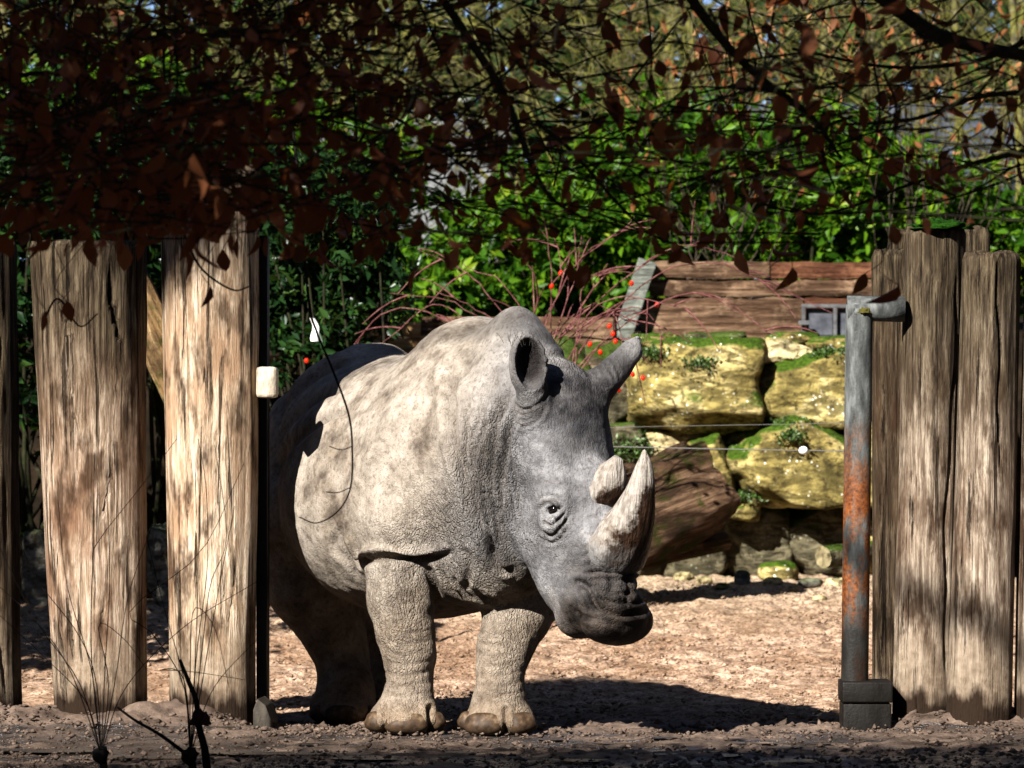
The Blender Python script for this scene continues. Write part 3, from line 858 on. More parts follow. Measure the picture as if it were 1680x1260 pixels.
wood_post('dark squared timber leaning behind the mossy-topped post', (1560, 1622), (1570, 1630), 376, 20.95, DARKW, 8.2, (1.0, 1.6), squared=4.0)
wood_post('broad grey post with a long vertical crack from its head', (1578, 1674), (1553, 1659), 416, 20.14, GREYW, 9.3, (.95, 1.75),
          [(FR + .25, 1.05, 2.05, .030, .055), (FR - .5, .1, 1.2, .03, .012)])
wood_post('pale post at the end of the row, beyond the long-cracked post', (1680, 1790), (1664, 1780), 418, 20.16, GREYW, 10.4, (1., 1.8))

# moss cushion on the tall post
def moss_mat():
    t = NT('moss'); n = t.noise(t.coords(), 60, 4, .7)
    return t.done(t.ramp(n, [(.3, (.010, .03, .004)), (.6, (.04, .11, .012)), (.8, (.09, .19, .02))]), .9, t.bump(n, 1.0, .02), .2)
MOSS = moss_mat()
def cushion(name, c, rx, ry, rz, seed, parent=None, mat=None):
    bm = bmesh.new(); bmesh.ops.create_icosphere(bm, subdivisions=4, radius=1.0)
    for v in bm.verts:
        n = mnoise.fractal((v.co.x * 2 + seed, v.co.y * 2, v.co.z * 2), 1, 2, 4, noise_basis='PERLIN_ORIGINAL')
        s = 1 + .35 * n
        v.co = Vector((v.co.x * rx * s, v.co.y * ry * s, max(v.co.z, -.15) * rz * (1 + .8 * n)))
    me = bpy.data.meshes.new(name); bm.to_mesh(me); bm.free()
    o = link_mesh(name, me, mat or MOSS, parent); o.location = tuple(map(float, c)); return o
tag(cushion('moss_cushion', W(1540, 374, 20.26), .125, .12, .030, 3.3), 'thin bright green moss cushion on the head of the tall post', 'moss')

# --- steel
def steel_mat(name, base, rust, paint_amt, seed):
    t = NT(name); co = t.coords((1, 1, .25)); a = t.noise(co, 16 + seed, 6, .68); b = t.noise(t.coords((1, 1, .4)), 9, 5, .6); f = t.noise(t.coords(), 60, 3, .6)
    col = t.ramp(a, [(.30, tuple(x * .35 for x in base)), (.5, base), (.68, tuple(min(.8, x * 1.9) for x in base))])
    z = t.n('SeparateXYZ'); t.t.links.new(t.n('TexCoord').outputs['Object'], z.inputs[0])
    band = t.n('MapRange'); t.put(band.inputs[0], t.math('ADD', z.outputs[2], t.math('MULTIPLY', t.math('SUBTRACT', b, .5), 1.2)))
    band.inputs[1].default_value = 1.35; band.inputs[2].default_value = 1.0
    rm = t.math('MULTIPLY', t.math('MULTIPLY', band.outputs[0], t.ramp(b, [(.42, 0), (.52, 1)])), rust, clamp=True)
    col = t.mix(rm, col, t.ramp(f, [(.3, (.10, .034, .012)), (.7, (.36, .135, .03))]))
    low = t.n('MapRange'); t.put(low.inputs[0], t.math('ADD', z.outputs[2], t.math('MULTIPLY', t.math('SUBTRACT', b, .5), .5)))
    low.inputs[1].default_value = .62; low.inputs[2].default_value = .35
    col = t.mix(t.math('MULTIPLY', low.outputs[0], .85), col, (.03, .026, .022))
    return t.done(col, t.ramp(a, [(.3, .35), (.7, .75)]), t.bump(t.math('ADD', a, f), .35, .006), .5, Metallic=.15)
t = NT('olive_moss'); OLIVE = t.done((.11, .10, .03), .9)
PIPE = steel_mat('galvanised_rusty_steel', (.13, .135, .13), .85, 0, 0)
DSTEEL = steel_mat('shade_dark_steel', (.006, .0055, .005), .01, 0, 3)  # near-black base also stands in for the shadow on the shoe
PSTEEL = steel_mat('pale_painted_steel', (.42, .37, .30), .0, 0, 5)

gf = empty('gate_frame', W(1405, 1205, 20.25) * np.array([1, 1, 0]), 'rusty round steel gate frame with a stub rail, standing in a steel shoe toned dark for shadow', 'gate frame')
go = np.array(gf.location)
dg = 20.22
px2 = lambda px: W(px, 0, dg)[0]
zz = lambda py: W(0, py, dg)[2]
rp = 22.5 * dg / FPX
mb = MB()
zs = np.linspace(zz(1135), zz(500), 40)
path = [(px2(1402 + (1410 - 1402) * i / 39), dg, z) for i, z in enumerate(zs)]
mb.add(*tube(path, rp, 32)); mb.build('upright_pipe', PIPE, gf, origin=go)
mb = MB(); zt = zz(506); mb.add(*tube([(px2(1390), dg, zt), (px2(1410), dg, zt), (px2(1450), dg, zt - .002), (px2(1484), dg, zt - .004)], rp * .93, 28)); mb.build('stub_rail', PIPE, gf, origin=go)
tag(cushion('moss_tuft', W(1418, 512, dg - .052) - go, .026, .014, .018, 6.1, gf, OLIVE), 'olive moss in the corner of the joint')
mb = MB()
mb.box(((px2(1378) + px2(1461)) / 2, dg, (zz(1116) + zz(1150)) / 2), ((px2(1461) - px2(1378)) / 2, .13, (zz(1116) - zz(1150)) / 2))
mb.build('shoe_collar', DSTEEL, gf, origin=go, bevel=.008)
mb = MB()
mb.box(((px2(1380) + px2(1459)) / 2, dg, (zz(1152) + zz(1235)) / 2), ((px2(1459) - px2(1380)) / 2, .12, (zz(1152) - zz(1235)) / 2))
mb.build('shoe_block', DSTEEL, gf, origin=go, bevel=.006)

hp = empty('hinge_plate', W(432, 1195, 20.3) * np.array([1, 1, 0]), 'dark upright steel angle against the tall pale post, with a pale box-section end', 'gate fitting')
ho = np.array(hp.location); dh = 20.32
hx = lambda px: W(px, 0, dh)[0]; hz = lambda py: W(0, py, dh)[2]
mb = MB(); mb.box(((hx(419) + hx(437)) / 2, dh + .17, (hz(385) + hz(1180)) / 2), ((hx(437) - hx(419)) / 2, .10, (hz(385) - hz(1180)) / 2))
mb.build('upright_angle', DSTEEL, hp, origin=ho, bevel=.004)
mb = MB(); mb.box(((hx(422) + hx(456)) / 2, dh - .02, (hz(602) + hz(653)) / 2), ((hx(456) - hx(422)) / 2, .085, (hz(602) - hz(653)) / 2))
mb.build('box_section_end', PSTEEL, hp, origin=ho, bevel=.018)
# pointed foot: a bevelled wedge of steel
prof = [(415, 1200), (415, 1165), (422, 1146), (436, 1158), (444, 1180), (444, 1200)]
V = [W(x, y, dh - .17) for x, y in prof] + [W(x, y, dh - .17) + np.array([0.02, .22, 0]) for x, y in prof]
n = len(prof); F = [tuple(range(n))[::-1], tuple(range(n, 2 * n))] + [(i, (i + 1) % n, n + (i + 1) % n, n + i) for i in range(n)]
mb = MB(); mb.add(V, F); mb.build('wedge_foot', PSTEEL, hp, smooth=False, origin=ho, bevel=.006)
# ------------------------------------------------------------------ boulder wall, timbers, logs
def ground_at(px, py):
    d = 22.0
    lo_, hi_ = 17.0, 28.6
    for _ in range(50):
        m = (lo_ + hi_) / 2; x = (px - 840) * m / FPX
        y = HOR - FPX * (float(ground_base(x, m)) - CAM_H) / m
        if y > py: lo_ = m
        else: hi_ = m
    p = W(px, py, lo_); p[2] = float(ground_base(p[0], lo_)); return p

def stone_mat(name, a, b, c, moss, lichen):
    t = NT(name); co = t.coords(); off = t.n('ObjectInfo')
    v = t.n('VectorMath', operation='ADD'); t.put(v.inputs[0], co)
    sc = t.n('VectorMath', operation='SCALE'); t.put(sc.inputs[0], (3.1, 7.7, 5.3)); t.t.links.new(off.outputs['Random'], sc.inputs['Scale'])
    t.t.links.new(sc.outputs[0], v.inputs[1]); co = v.outputs[0]
    mp = t.n('Mapping'); t.t.links.new(co, mp.inputs[0]); mp.inputs['Scale'].default_value = (1, 1, 3.2)
    n1 = t.noise(co, 4.0, 6, .66); n2 = t.noise(co, 22, 5, .68); st = t.noise(mp.outputs[0], 9, 4, .6, .6)
    col = t.ramp(n1, [(.30, a), (.5, b), (.7, c)])
    col = t.mix(t.ramp(st, [(.42, .75), (.58, 0)]), col, tuple(x * .30 for x in b))
    col = t.mix(t.ramp(n2, [(.36, .8), (.48, 0)]), col, (.06, .05, .025))
    nz = t.n('SeparateXYZ'); t.t.links.new(t.n('NewGeometry').outputs['Normal'], nz.inputs[0])
    top = t.math('ADD', nz.outputs[2], t.math('MULTIPLY', t.math('SUBTRACT', n1, .5), 1.6))
    mo = t.ramp(top, [(.38, 0), (.62, moss)])
    mcol = t.ramp(t.noise(co, 45, 4, .7), [(.3, (.02, .045, .006)), (.6, (.085, .14, .018)), (.8, (.17, .22, .03))])
    col = t.mix(mo, col, mcol)
    li = t.ramp(t.voro(co, 30, 'F1'), [(.14, 1), (.24, 0)])
    li = t.math('MULTIPLY', li, t.ramp(t.noise(co, 5, 2, .5), [(.50, 0), (.60, lichen)]))
    col = t.mix(li, col, (.66, .66, .58))
    hh = t.math('ADD', t.math('MULTIPLY', n2, .7), t.math('ADD', n1, t.math('MULTIPLY', st, .6)))
    return t.done(col, .88, t.bump(hh, .8, .03), .25)
SAND = stone_mat('mossy_sandstone', (.10, .085, .036), (.36, .30, .13), (.64, .56, .33), .95, 1.0)
SANDP = stone_mat('pale_sandstone', (.42, .34, .19), (.62, .53, .33), (.72, .64, .45), .15, .2)
SANDD = stone_mat('dark_stone', (.09, .082, .055), (.19, .17, .115), (.29, .26, .18), .8, .3)  # darker, duller tone than the other sandstone
GREYS = stone_mat('grey_stone', (.16, .15, .125), (.28, .265, .225), (.40, .385, .33), .3, .3)

def stone_mesh(h, seed, sq=4.0, cuts=17, rough=.07, facets=9):
    bm = bmesh.new(); bmesh.ops.create_cube(bm, size=2.0)
    bmesh.ops.subdivide_edges(bm, edges=bm.edges[:], cuts=cuts, use_grid_fill=True)
    rng = random.Random(seed)
    planes = []
    for _ in range(facets):
        n = Vector((rng.uniform(-1, 1), rng.uniform(-1, .4), rng.uniform(-1, 1))).normalized()
        planes.append((n, rng.uniform(.84, 1.05)))
    for v in bm.verts:
        p = v.co.copy()
        q = (abs(p.x) ** sq + abs(p.y) ** sq + abs(p.z) ** sq) ** (1 / sq)
        p /= q
        for n, dd in planes:
            e = p.dot(n) / 1.15 - dd
            if e > 0: p -= n * e * 1.1
        s = seed * 3.7
        nn = mnoise.fractal((p.x * 1.3 + s, p.y * 1.3, p.z * 1.3 - s), 1, 2, 4, noise_basis='PERLIN_ORIGINAL')
        n2 = mnoise.fractal((p.x * 4 + s, p.y * 4, p.z * 4 - s), 1, 2, 3, noise_basis='PERLIN_ORIGINAL')
        p *= 1 + rough * nn * 1.6 + rough * .35 * n2
        v.co = Vector((p.x * h[0], p.y * h[1], p.z * h[2]))
    me = bpy.data.meshes.new('stone'); bm.to_mesh(me); bm.free()
    return me

def px_stone(name, box, d, depth, mat, seed, parent=None, tilt=0.0, sq=4.0, grow=1.10, **kw):
    x0, y0, x1, y1 = box
    c = W((x0 + x1) / 2, (y0 + y1) / 2, d); h = ((x1 - x0) / 2 * d / FPX * grow, depth / 2, (y1 - y0) / 2 * d / FPX * grow)
    c = c + np.array([0, depth / 2, 0])
    o = link_mesh(name, stone_mesh(h, seed, sq * 2.6, **kw), mat, parent)
    po = np.array(parent.location) if parent is not None else 0
    o.location = tuple(c - po); o.rotation_euler = (0, tilt, 0)
    return o

bw = empty('boulder_wall', W(1220, 960, 28.3) * np.array([1, 1, 0]) + np.array([0, 0, .36]), 'yellow sandstone boulder wall with moss and white lichen beyond the gateway', 'wall')
for i, (box, d, dep, m, tl, sq) in enumerate([
        ((1046, 560, 1242, 702), 28.0, .75, SAND, .05, 4.5), ((1238, 578, 1412, 700), 28.1, .7, SAND, -.03, 5.0), ((1408, 570, 1590, 705), 28.15, .7, SAND, .02, 4.5),
        ((1200, 690, 1402, 826), 28.02, .8, SAND, .04, 5.5), ((1400, 700, 1600, 830), 28.1, .8, SAND, .0, 5),
        ((1040, 690, 1225, 830), 28.30, .7, SANDP, .04, 4.0), ((1128, 722, 1204, 836), 28.05, .6, SAND, -.12, 4.0),
        ((1180, 812, 1246, 852), 28.1, .5, SAND, .1, 3.2), ((1185, 824, 1296, 945), 28.32, .7, SANDD, 0, 3.6), ((1290, 826, 1400, 940), 28.34, .7, SANDD, .06, 4.0),
        ((1396, 828, 1520, 948), 28.25, .7, SAND, .02, 4), ((1510, 828, 1640, 960), 28.2, .7, SANDD, .02, 4),
        ((1040, 548, 1130, 574), 28.2, .6, SAND, .03, 3.6), ((1126, 546, 1222, 580), 28.25, .6, SANDD, -.04, 3.6), ((1204, 558, 1330, 596), 28.2, .6, SANDP, .03, 3.4),
        ((1262, 545, 1345, 566), 28.35, .5, SAND, 0, 3.4), ((1330, 552, 1452, 586), 28.3, .6, SAND, -.03, 3.6), ((1440, 550, 1560, 584), 28.3, .6, SAND, .03, 3.6),
        ((960, 570, 1056, 700), 28.35, .7, SANDD, .05, 4), ((985, 696, 1052, 742), 28.15, .6, SANDD, 0, 3.6), ((985, 738, 1060, 800), 28.2, .6, SANDD, .1, 3.6),
        ((985, 796, 1100, 960), 28.3, .6, SANDD, 0, 4), ((1080, 826, 1190, 955), 28.36, .6, SANDD, 0, 4),
        ((860, 560, 966, 690), 28.2, .7, SANDD, 0, 4), ((740, 590, 866, 720), 28.25, .7, SAND, 0, 4), ((600, 600, 744, 740), 28.2, .7, SANDD, .04, 4),
        ((860, 690, 990, 830), 28.2, .7, SANDD, 0, 4), ((720, 716, 866, 860), 28.2, .7, SAND, 0, 4), ((590, 736, 726, 880), 28.2, .7, SANDD, 0, 4),
        ((840, 826, 990, 960), 28.2, .7, SANDD, 0, 4), ((690, 856, 846, 970), 28.2, .7, SAND, 0, 4)]):
    px_stone('boulder', box, d, dep, m, 11 + i, bw, tl, sq)
MOSSJOBS = ((1110, 567, 28.25, .20, .06, 1), (1150, 596, 28.02, .12, .04, 2), (1300, 693, 28.1, .10, .025, 3), (1298, 716, 28.0, .07, .035, 4), (1365, 580, 28.15, .12, .03, 5), (1222, 818, 28.12, .09, .03, 6), (1030, 735, 28.15, .14, .08, 7), (1075, 578, 28.1, .10, .03, 8))
# lower row of mossy boulders seen between the left posts
lw = empty('low_boulder_row', (-2.0, 26.4, .25), 'low row of mossy grey boulders seen between the posts beside the rhino\'s tail', 'wall')
for i, (box, d) in enumerate((((-90, 868, 40, 1000), 26.6), ((34, 876, 104, 1006), 26.4), ((96, 880, 250, 1000), 26.6), ((240, 872, 292, 1000), 26.3), ((286, 880, 400, 1000), 26.6), ((396, 870, 512, 1000), 26.3), ((500, 880, 620, 1010), 26.5))):
    px_stone('boulder', box, d, .6, GREYS if i % 2 else SANDD, 61 + i, lw, .05 * (-1) ** i, 3.4)

# loose stones at the foot of the wall
for i, (px, py, wpx, hpx, m, lab) in enumerate((
        (1122, 952, 34, 16, SANDP, 'flat pale yellow stone at the wall foot, below the big brown log'),
        (1155, 957, 28, 14, SANDP, 'small pale stone touching the flat yellow one below the log'),
        (1218, 958, 32, 26, GREYS, 'dark grey stone standing on end at the wall foot'),
        (1238, 946, 34, 18, SANDD, 'low dull stone tucked between the grey and the big brown stone'),
        (1277, 952, 66, 36, SAND, 'largest loose brown stone in front of the shaded wall hollow'),
        (1268, 962, 30, 18, SANDP, 'small tan stone lying against the largest loose brown stone'),
        (1330, 962, 44, 16, GREYS, 'low mossy grey stone right of the largest loose brown stone'),
        (1372, 962, 40, 18, SANDP, 'pale yellowish stone beside the steel frame, on the gravel'),
        (1302, 968, 18, 9, SANDP, 'tiny pale pebble in front of the low mossy grey stone'),
        (1185, 964, 22, 10, SAND, 'tiny yellow pebble between the pale and dark grey stones'),
        (1345, 985, 24, 10, SANDP, 'pebble lying out on the sand before the wall stones'))):
    g = ground_at(px, py + 1); d = g[1]; k = d / FPX
    o = link_mesh('loose_stone', stone_mesh((wpx / 2 * k, wpx / 2.4 * k, hpx / 2 * k * 1.1), 90 + i, 2.8, cuts=7), m)
    o.location = tuple(g + np.array([0, 0, hpx / 2 * k * .75])); o.rotation_euler = (0, 0, i * .7)
    tag(o, lab, 'stone', 'loose stones at the foot of the wall')

# --- timbers
def plank_mat(name, a, b, c, sx=1.0):
    t = NT(name); co = t.coords((.07, 1, 1)); r = t.n('ObjectInfo').outputs['Random']
    v = t.n('VectorMath', operation='ADD'); t.put(v.inputs[0], co); cmb = t.n('CombineXYZ'); t.put(cmb.inputs[0], t.math('MULTIPLY', r, 9.0)); t.put(cmb.inputs[2], t.math('MULTIPLY', r, 5.0)); t.t.links.new(cmb.outputs[0], v.inputs[1]); co = v.outputs[0]
    g = t.noise(co, 38, 5, .65, .3); bl = t.noise(t.coords((.35, 1, 1)), 5, 5, .65)
    col = t.ramp(g, [(.3, a), (.5, b), (.7, c)])
    col = t.mix(t.ramp(bl, [(.45, 0), (.62, .8)]), col, tuple(x * .45 for x in b))
    pl = t.noise(t.coords((.6, 1, 1)), 7, 5, .7)
    col = t.mix(t.ramp(pl, [(.52, 0), (.66, .7)]), col, tuple(min(.6, x * 1.25) for x in c))
    return t.done(col, .8, t.bump(t.math('ADD', g, bl), .8, .03), .25)
PLK = plank_mat('weathered_plank', (.045, .028, .018), (.14, .09, .058), (.30, .22, .155))
PLKR = plank_mat('reddish_plank', (.06, .028, .018), (.14, .07, .042), (.24, .135, .085))
PLKG = plank_mat('grey_plank', (.10, .105, .09), (.19, .20, .175), (.30, .31, .275))
PLKT = plank_mat('tan_plank', (.20, .125, .06), (.38, .26, .14), (.52, .39, .24))

def plank(name, x0, y0, x1, y1, d, th, mat, seed, parent, wav=.012):
    """A board with uneven edges, long side horizontal."""
    a = W(x0, (y0 + y1) / 2, d); b = W(x1, (y0 + y1) / 2, d); h = (y1 - y0) / 2 * d / FPX
    n = max(6, int((x1 - x0) / 14)); V = []; po = np.array(parent.location)
    for i in range(n + 1):
        p = a + (b - a) * i / n
        up = h * (1 + 0) + wav * mnoise.noise((i * .35, seed, 0)); dn = h + wav * mnoise.noise((i * .35, seed + 7.7, 0)); fy = .5 * wav * mnoise.noise((i * .5, seed, 3))
        for (yy, zz_) in ((0, -dn), (0 - .006, -dn * .6), (0 - .008, up * .6), (0, up), (th, up), (th, -dn)):
            V.append(p + np.array([0, yy + fy, zz_]) - po)
    F = [(i * 6 + k, i * 6 + (k + 1) % 6, (i + 1) * 6 + (k + 1) % 6, (i + 1) * 6 + k) for i in range(n) for k in range(6)]
    F = [f[::-1] for f in F] + [tuple(range(6)), tuple(n * 6 + k for k in range(6))[::-1]]
    return mesh_obj(name, V, F, mat, parent, smooth=False)
tw = empty('timber_retaining_wall', W(1250, 555, 28.75), 'weathered plank retaining wall on top of the sandstone boulders', 'retaining wall')
plank('board', 1074, 429, 1262, 456, 28.72, .05, PLK, 1, tw); plank('board', 1264, 430, 1490, 457, 28.73, .05, PLKR, 2, tw)
plank('board', 1066, 459, 1490, 486, 28.74, .05, PLK, 3, tw); plank('board', 1052, 489, 1318, 556, 28.75, .06, PLK, 4, tw, .02); plank('board', 1320, 489, 1500, 556, 28.75, .06, PLKR, 5, tw, .02)
bm_ = MB(); c0, c1 = W(1020, 556, 28.62), W(1062, 430, 28.62)
ax = (c1 - c0) / np.linalg.norm(c1 - c0); sd = np.array([ax[2], 0, -ax[0]]); hw = .055
V = [c + s * sd * hw + np.array([0, y, 0]) for c in (c0 - ax * .05, c1 + ax * .01) for s, y in ((-1, 0), (1, 0), (1, .08), (-1, .08))]
bm_.add(V, [(0, 1, 5, 4), (1, 2, 6, 5), (2, 3, 7, 6), (3, 0, 4, 7), (3, 2, 1, 0), (4, 5, 6, 7)])
tag(bm_.build('raking_beam', PLKG, tw, smooth=False, origin=np.array(tw.location), bevel=.006), 'slanting grey end beam')
lt = empty('low_timber_edge', W(760, 600, 28.5), 'tan horizontal timbers edging the planted bank behind the rhino\'s back', 'retaining wall')
for k, (x0, y0, x1, y1, m) in enumerate(((440, 528, 690, 552, PLKT), (520, 554, 800, 582, PLKT), (690, 520, 1006, 552, PLK), (800, 554, 1012, 584, PLK), (380, 584, 860, 616, PLKT))):
    plank('timber', x0, y0, x1, y1, 28.55 + .02 * k, .12, m, 20 + k, lt, .02)

# metal hatch set in the plank wall
ha = empty('metal_hatch', W(1352, 552, 28.7), 'small grey metal hatch with a latch set in the plank wall', 'hatch'); hao = np.array(ha.location)
t = NT('grey_sheet_metal'); nn = t.noise(t.coords(), 14, 5, .6); HM = t.done(t.ramp(nn, [(.3, (.07, .074, .085)), (.7, (.16, .165, .18))]), .55, t.bump(nn, .3, .005), .4)
t = NT('hatch_frame_paint'); nn = t.noise(t.coords(), 20, 5, .6); HFm = t.done(t.ramp(nn, [(.3, (.09, .09, .092)), (.7, (.19, .19, .19))]), .5, None, .4)
def pxbox(name, x0, y0, x1, y1, d, th, mat, parent, po, bev=.004):
    a, b = W(x0, y1, d), W(x1, y0, d); m = MB(); m.box(((a[0] + b[0]) / 2, d, (a[2] + b[2]) / 2), ((b[0] - a[0]) / 2, th / 2, (b[2] - a[2]) / 2))
    return m.build(name, mat, parent, smooth=False, origin=po, bevel=bev)
pxbox('panel', 1322, 506, 1366, 550, 28.68, .02, HM, ha, hao); pxbox('panel', 1374, 506, 1402, 550, 28.68, .02, HM, ha, hao)
for (a, b, c, d_) in ((1315, 499, 1408, 505), (1315, 551, 1408, 556), (1315, 505, 1321, 551), (1367, 505, 1373, 551), (1402, 505, 1408, 551)):
    pxbox('frame_bar', a, b, c, d_, 28.655, .05, HFm, ha, hao)
pxbox('latch', 1310, 526, 1328, 533, 28.60, .03, HFm, ha, hao)

# --- logs
def log_mat(name, a, b, c):
    t = NT(name); co = t.coords((1, 1, .05)); g = t.noise(co, 26, 7, .75, .5); bl = t.noise(t.coords((1, 1, .5)), 8, 6, .7); ms = t.noise(t.coords(), 8, 4, .6)
    col = t.ramp(g, [(.32, a), (.5, b), (.68, c)])
    col = t.mix(t.ramp(bl, [(.46, 0), (.6, .8)]), col, tuple(x * .35 for x in b))
    col = t.mix(t.ramp(ms, [(.50, 0), (.62, .8)]), col, (.075, .10, .018))
    return t.done(col, .85, t.bump(t.math('ADD', t.math('MULTIPLY', g, 1.6), bl), 1.0, .09), .25)
LOGM = log_mat('rotting_log', (.06, .036, .024), (.22, .145, .095), (.44, .32, .22))
LOGT = log_mat('tan_log', (.24, .15, .07), (.45, .31, .17), (.62, .47, .29))
t = NT('sawn_end'); rg = t.noise(t.coords(), 30, 4, .6); ENDM = t.done(t.ramp(rg, [(.3, (.20, .17, .10)), (.7, (.40, .35, .23))]), .85, t.bump(rg, .6, .01))
def log(name, a, b, r0, r1, mat, seed, label, cat='log', flat=1.0, ragged=.10, group=None):
    a, b = np.asarray(a, float), np.asarray(b, float); L = np.linalg.norm(b - a); seg, rings = 40, 30; V = []
    for i in range(rings):
        f = i / (rings - 1); r = r0 + (r1 - r0) * f
        for k in range(seg):
            th = 2 * math.pi * k / seg
            n = fbm1(th, f * L * 1.2, seed, 1.2); n2 = fbm1(th, f * L * .5, seed + 5, 5.0)
            rr = r * (1 + ragged * n * 1.5 + ragged * .6 * n2)
            e = (.10 * ragged * 10 * r * fbm1(th, 2, seed + 3, 1.5)) * (abs(f - .5) * 2) ** 6
            V.append((rr * math.cos(th), rr * math.sin(th) * flat, f * L + e * (1 if f > .5 else -1)))
    F = [(i * seg + k, i * seg + (k + 1) % seg, (i + 1) * seg + (k + 1) % seg, (i + 1) * seg + k) for i in range(rings - 1) for k in range(seg)]
    root = empty(name, a, label, cat, group)
    zq = Vector((b - a)).to_track_quat('Z', 'Y'); root.rotation_euler = zq.to_euler()
    mesh_obj('trunk', V, F, mat, root)
    for e in (0, 1):
        ring = V[(rings - 1) * seg * e:(rings - 1) * seg * e + seg]
        c = np.mean(ring, 0); Vc = [tuple(p) for p in ring] + [tuple(c + (np.array(p) - c) * .5) for p in ring] + [tuple(c)]
        Fc = [(k, (k + 1) % seg, seg + (k + 1) % seg, seg + k) for k in range(seg)] + [(seg + k, seg + (k + 1) % seg, 2 * seg) for k in range(seg)]
        if e == 0: Fc = [f[::-1] for f in Fc]
        mesh_obj('cut_end', Vc, Fc, ENDM, root)
    return root
log('fallen_log', W(985, 862, 26.35), W(1146, 802, 26.75), .275, .262, LOGM, 3.3, 'thick rotting brown log leaning against the boulder wall behind the horn', ragged=.2)
log('split_log', W(1010, 925, 26.5), W(1190, 888, 26.75), .085, .075, LOGM, 5.1, 'thin split branch of pale bark lying under the thick rotting log', flat=.7)
log('short_log', W(1350, 914, 27.3), W(1440, 905, 27.6), .062, .066, SANDD, 6.2, 'small mossy sawn log end at the wall foot beside the rusty steel frame')
log('leaning_log', W(205, 440, 23.4), W(330, 720, 23.2), .085, .10, LOGT, 7.4, 'sunlit tan trunk leaning behind the gap between two left posts')

# --- electric fence wire
t = NT('fence_wire'); WIRE = t.done((.22, .215, .20), .45, None, .5, Metallic=.3)
t = NT('white_porcelain'); WHITE = t.done((.78, .78, .75), .3, None, .5)
ew = empty('fence_wire', (W(1320, 738, 25.0)[0], 25.0, float(ground_base(1.5, 25.0))), 'thin electric fence wire with a white insulator bead, stretched before the boulder wall', 'wire'); ewo = np.array(ew.location)
mb = MB(); mb.add(*tube(spline([W(700, 726, 25), W(1010, 733, 25), W(1320, 739, 25), W(1640, 740, 25)], 30), .0030, 6)); mb.build('wire', WIRE, ew, origin=ewo)
mb = MB(); mb.add(*tube(spline([W(700, 700, 25), W(1010, 702, 25), W(1060, 700, 25), W(1640, 690, 25)], 30), .0014, 5)); mb.build('wire', WIRE, ew, origin=ewo)
for px in (705, 1635):
    p = W(px, 726 if px < 1000 else 740, 25.02); g = float(ground_base(p[0], 25.02)); mb = MB(); mb.add(*tube([(p[0], 25.02, g - .2), (p[0], 25.02, p[2] + .15)], .012, 10)); mb.build('stake', WIRE, ew, origin=ewo)
bm = bmesh.new(); bmesh.ops.create_uvsphere(bm, u_segments=14, v_segments=10, radius=.021)
for v in bm.verts: v.co.x *= 1.15
me = bpy.data.meshes.new('insulator'); bm.to_mesh(me); bm.free(); o = link_mesh('insulator', me, WHITE, ew); o.location = tuple(W(1318, 739, 24.98) - ewo)
# ------------------------------------------------------------------ shrubs and trees behind
def leaf_mat(name, stops, gloss, trans, tcol, kk=.75, spec=.5):
    t = NT(name); r = t.attr('rnd')
    col = t.ramp(r, stops)
    t.done(col, gloss, None, spec, k=kk, gam=1.2)
    tr = t.n('BsdfTranslucent'); t.put(tr.inputs[0], t.mix(.5, t.col, tuple(x * kk for x in tcol)))
    mx = t.n('MixShader'); mx.inputs[0].default_value = trans
    t.t.links.new(t.b.outputs[0], mx.inputs[1]); t.t.links.new(tr.outputs[0], mx.inputs[2]); t.t.links.new(mx.outputs[0], t.out.inputs[0])
    return t.m
LAUREL = leaf_mat('laurel_leaf', [(0, (.012, .035, .004)), (.45, (.045, .115, .010)), (.8, (.12, .22, .014)), (1, (.30, .34, .04))], .40, .38, (.25, .45, .02), .85, .5)
DARKLEAF = leaf_mat('dark_evergreen_leaf', [(0, (.010, .026, .010)), (.6, (.022, .055, .016)), (1, (.06, .11, .025))], .3, .15, (.1, .2, .02))
BEECH = leaf_mat('dead_beech_leaf', [(0, (.035, .014, .008)), (.5, (.085, .032, .014)), (.85, (.15, .06, .025)), (1, (.32, .16, .09))], .6, .38, (.55, .15, .02))
def bark_mat(name, a, b, c, lich=0.0, lc=(.30, .29, .06)):
    t = NT(name); co = t.coords(); n = t.noise(co, 26, 5, .65); l = t.noise(co, 9, 4, .6)
    col = t.ramp(n, [(.3, a), (.5, b), (.7, c)])
    if lich: col = t.mix(t.ramp(l, [(.42, 0), (.56, lich)]), col, lc)
    return t.done(col, .85, t.bump(n, .6, .01), .25)
BARKL = bark_mat('lichened_bark', (.055, .05, .032), (.13, .118, .072), (.26, .24, .15), .7, (.19, .185, .045))
BARKD = bark_mat('dark_beech_bark', (.018, .016, .012), (.04, .035, .026), (.075, .068, .05), .35, (.055, .07, .018))
TWIGP = bark_mat('rose_cane', (.10, .042, .042), (.20, .095, .092), (.32, .19, .17))
TWIGB = bark_mat('grey_brown_twig', (.04, .032, .024), (.085, .07, .052), (.16, .135, .10))
TWIGD = bark_mat('dry_dark_stem', (.012, .010, .010), (.03, .026, .024), (.06, .05, .045))

def frames(n, rng, dirs):
    """Orthonormal frames whose first axis is dirs."""
    a = dirs / (np.linalg.norm(dirs, axis=1)[:, None] + 1e-9)
    u = rng.standard_normal((n, 3)); b = np.cross(a, u); b /= np.linalg.norm(b, axis=1)[:, None] + 1e-9
    return a, b, np.cross(a, b)

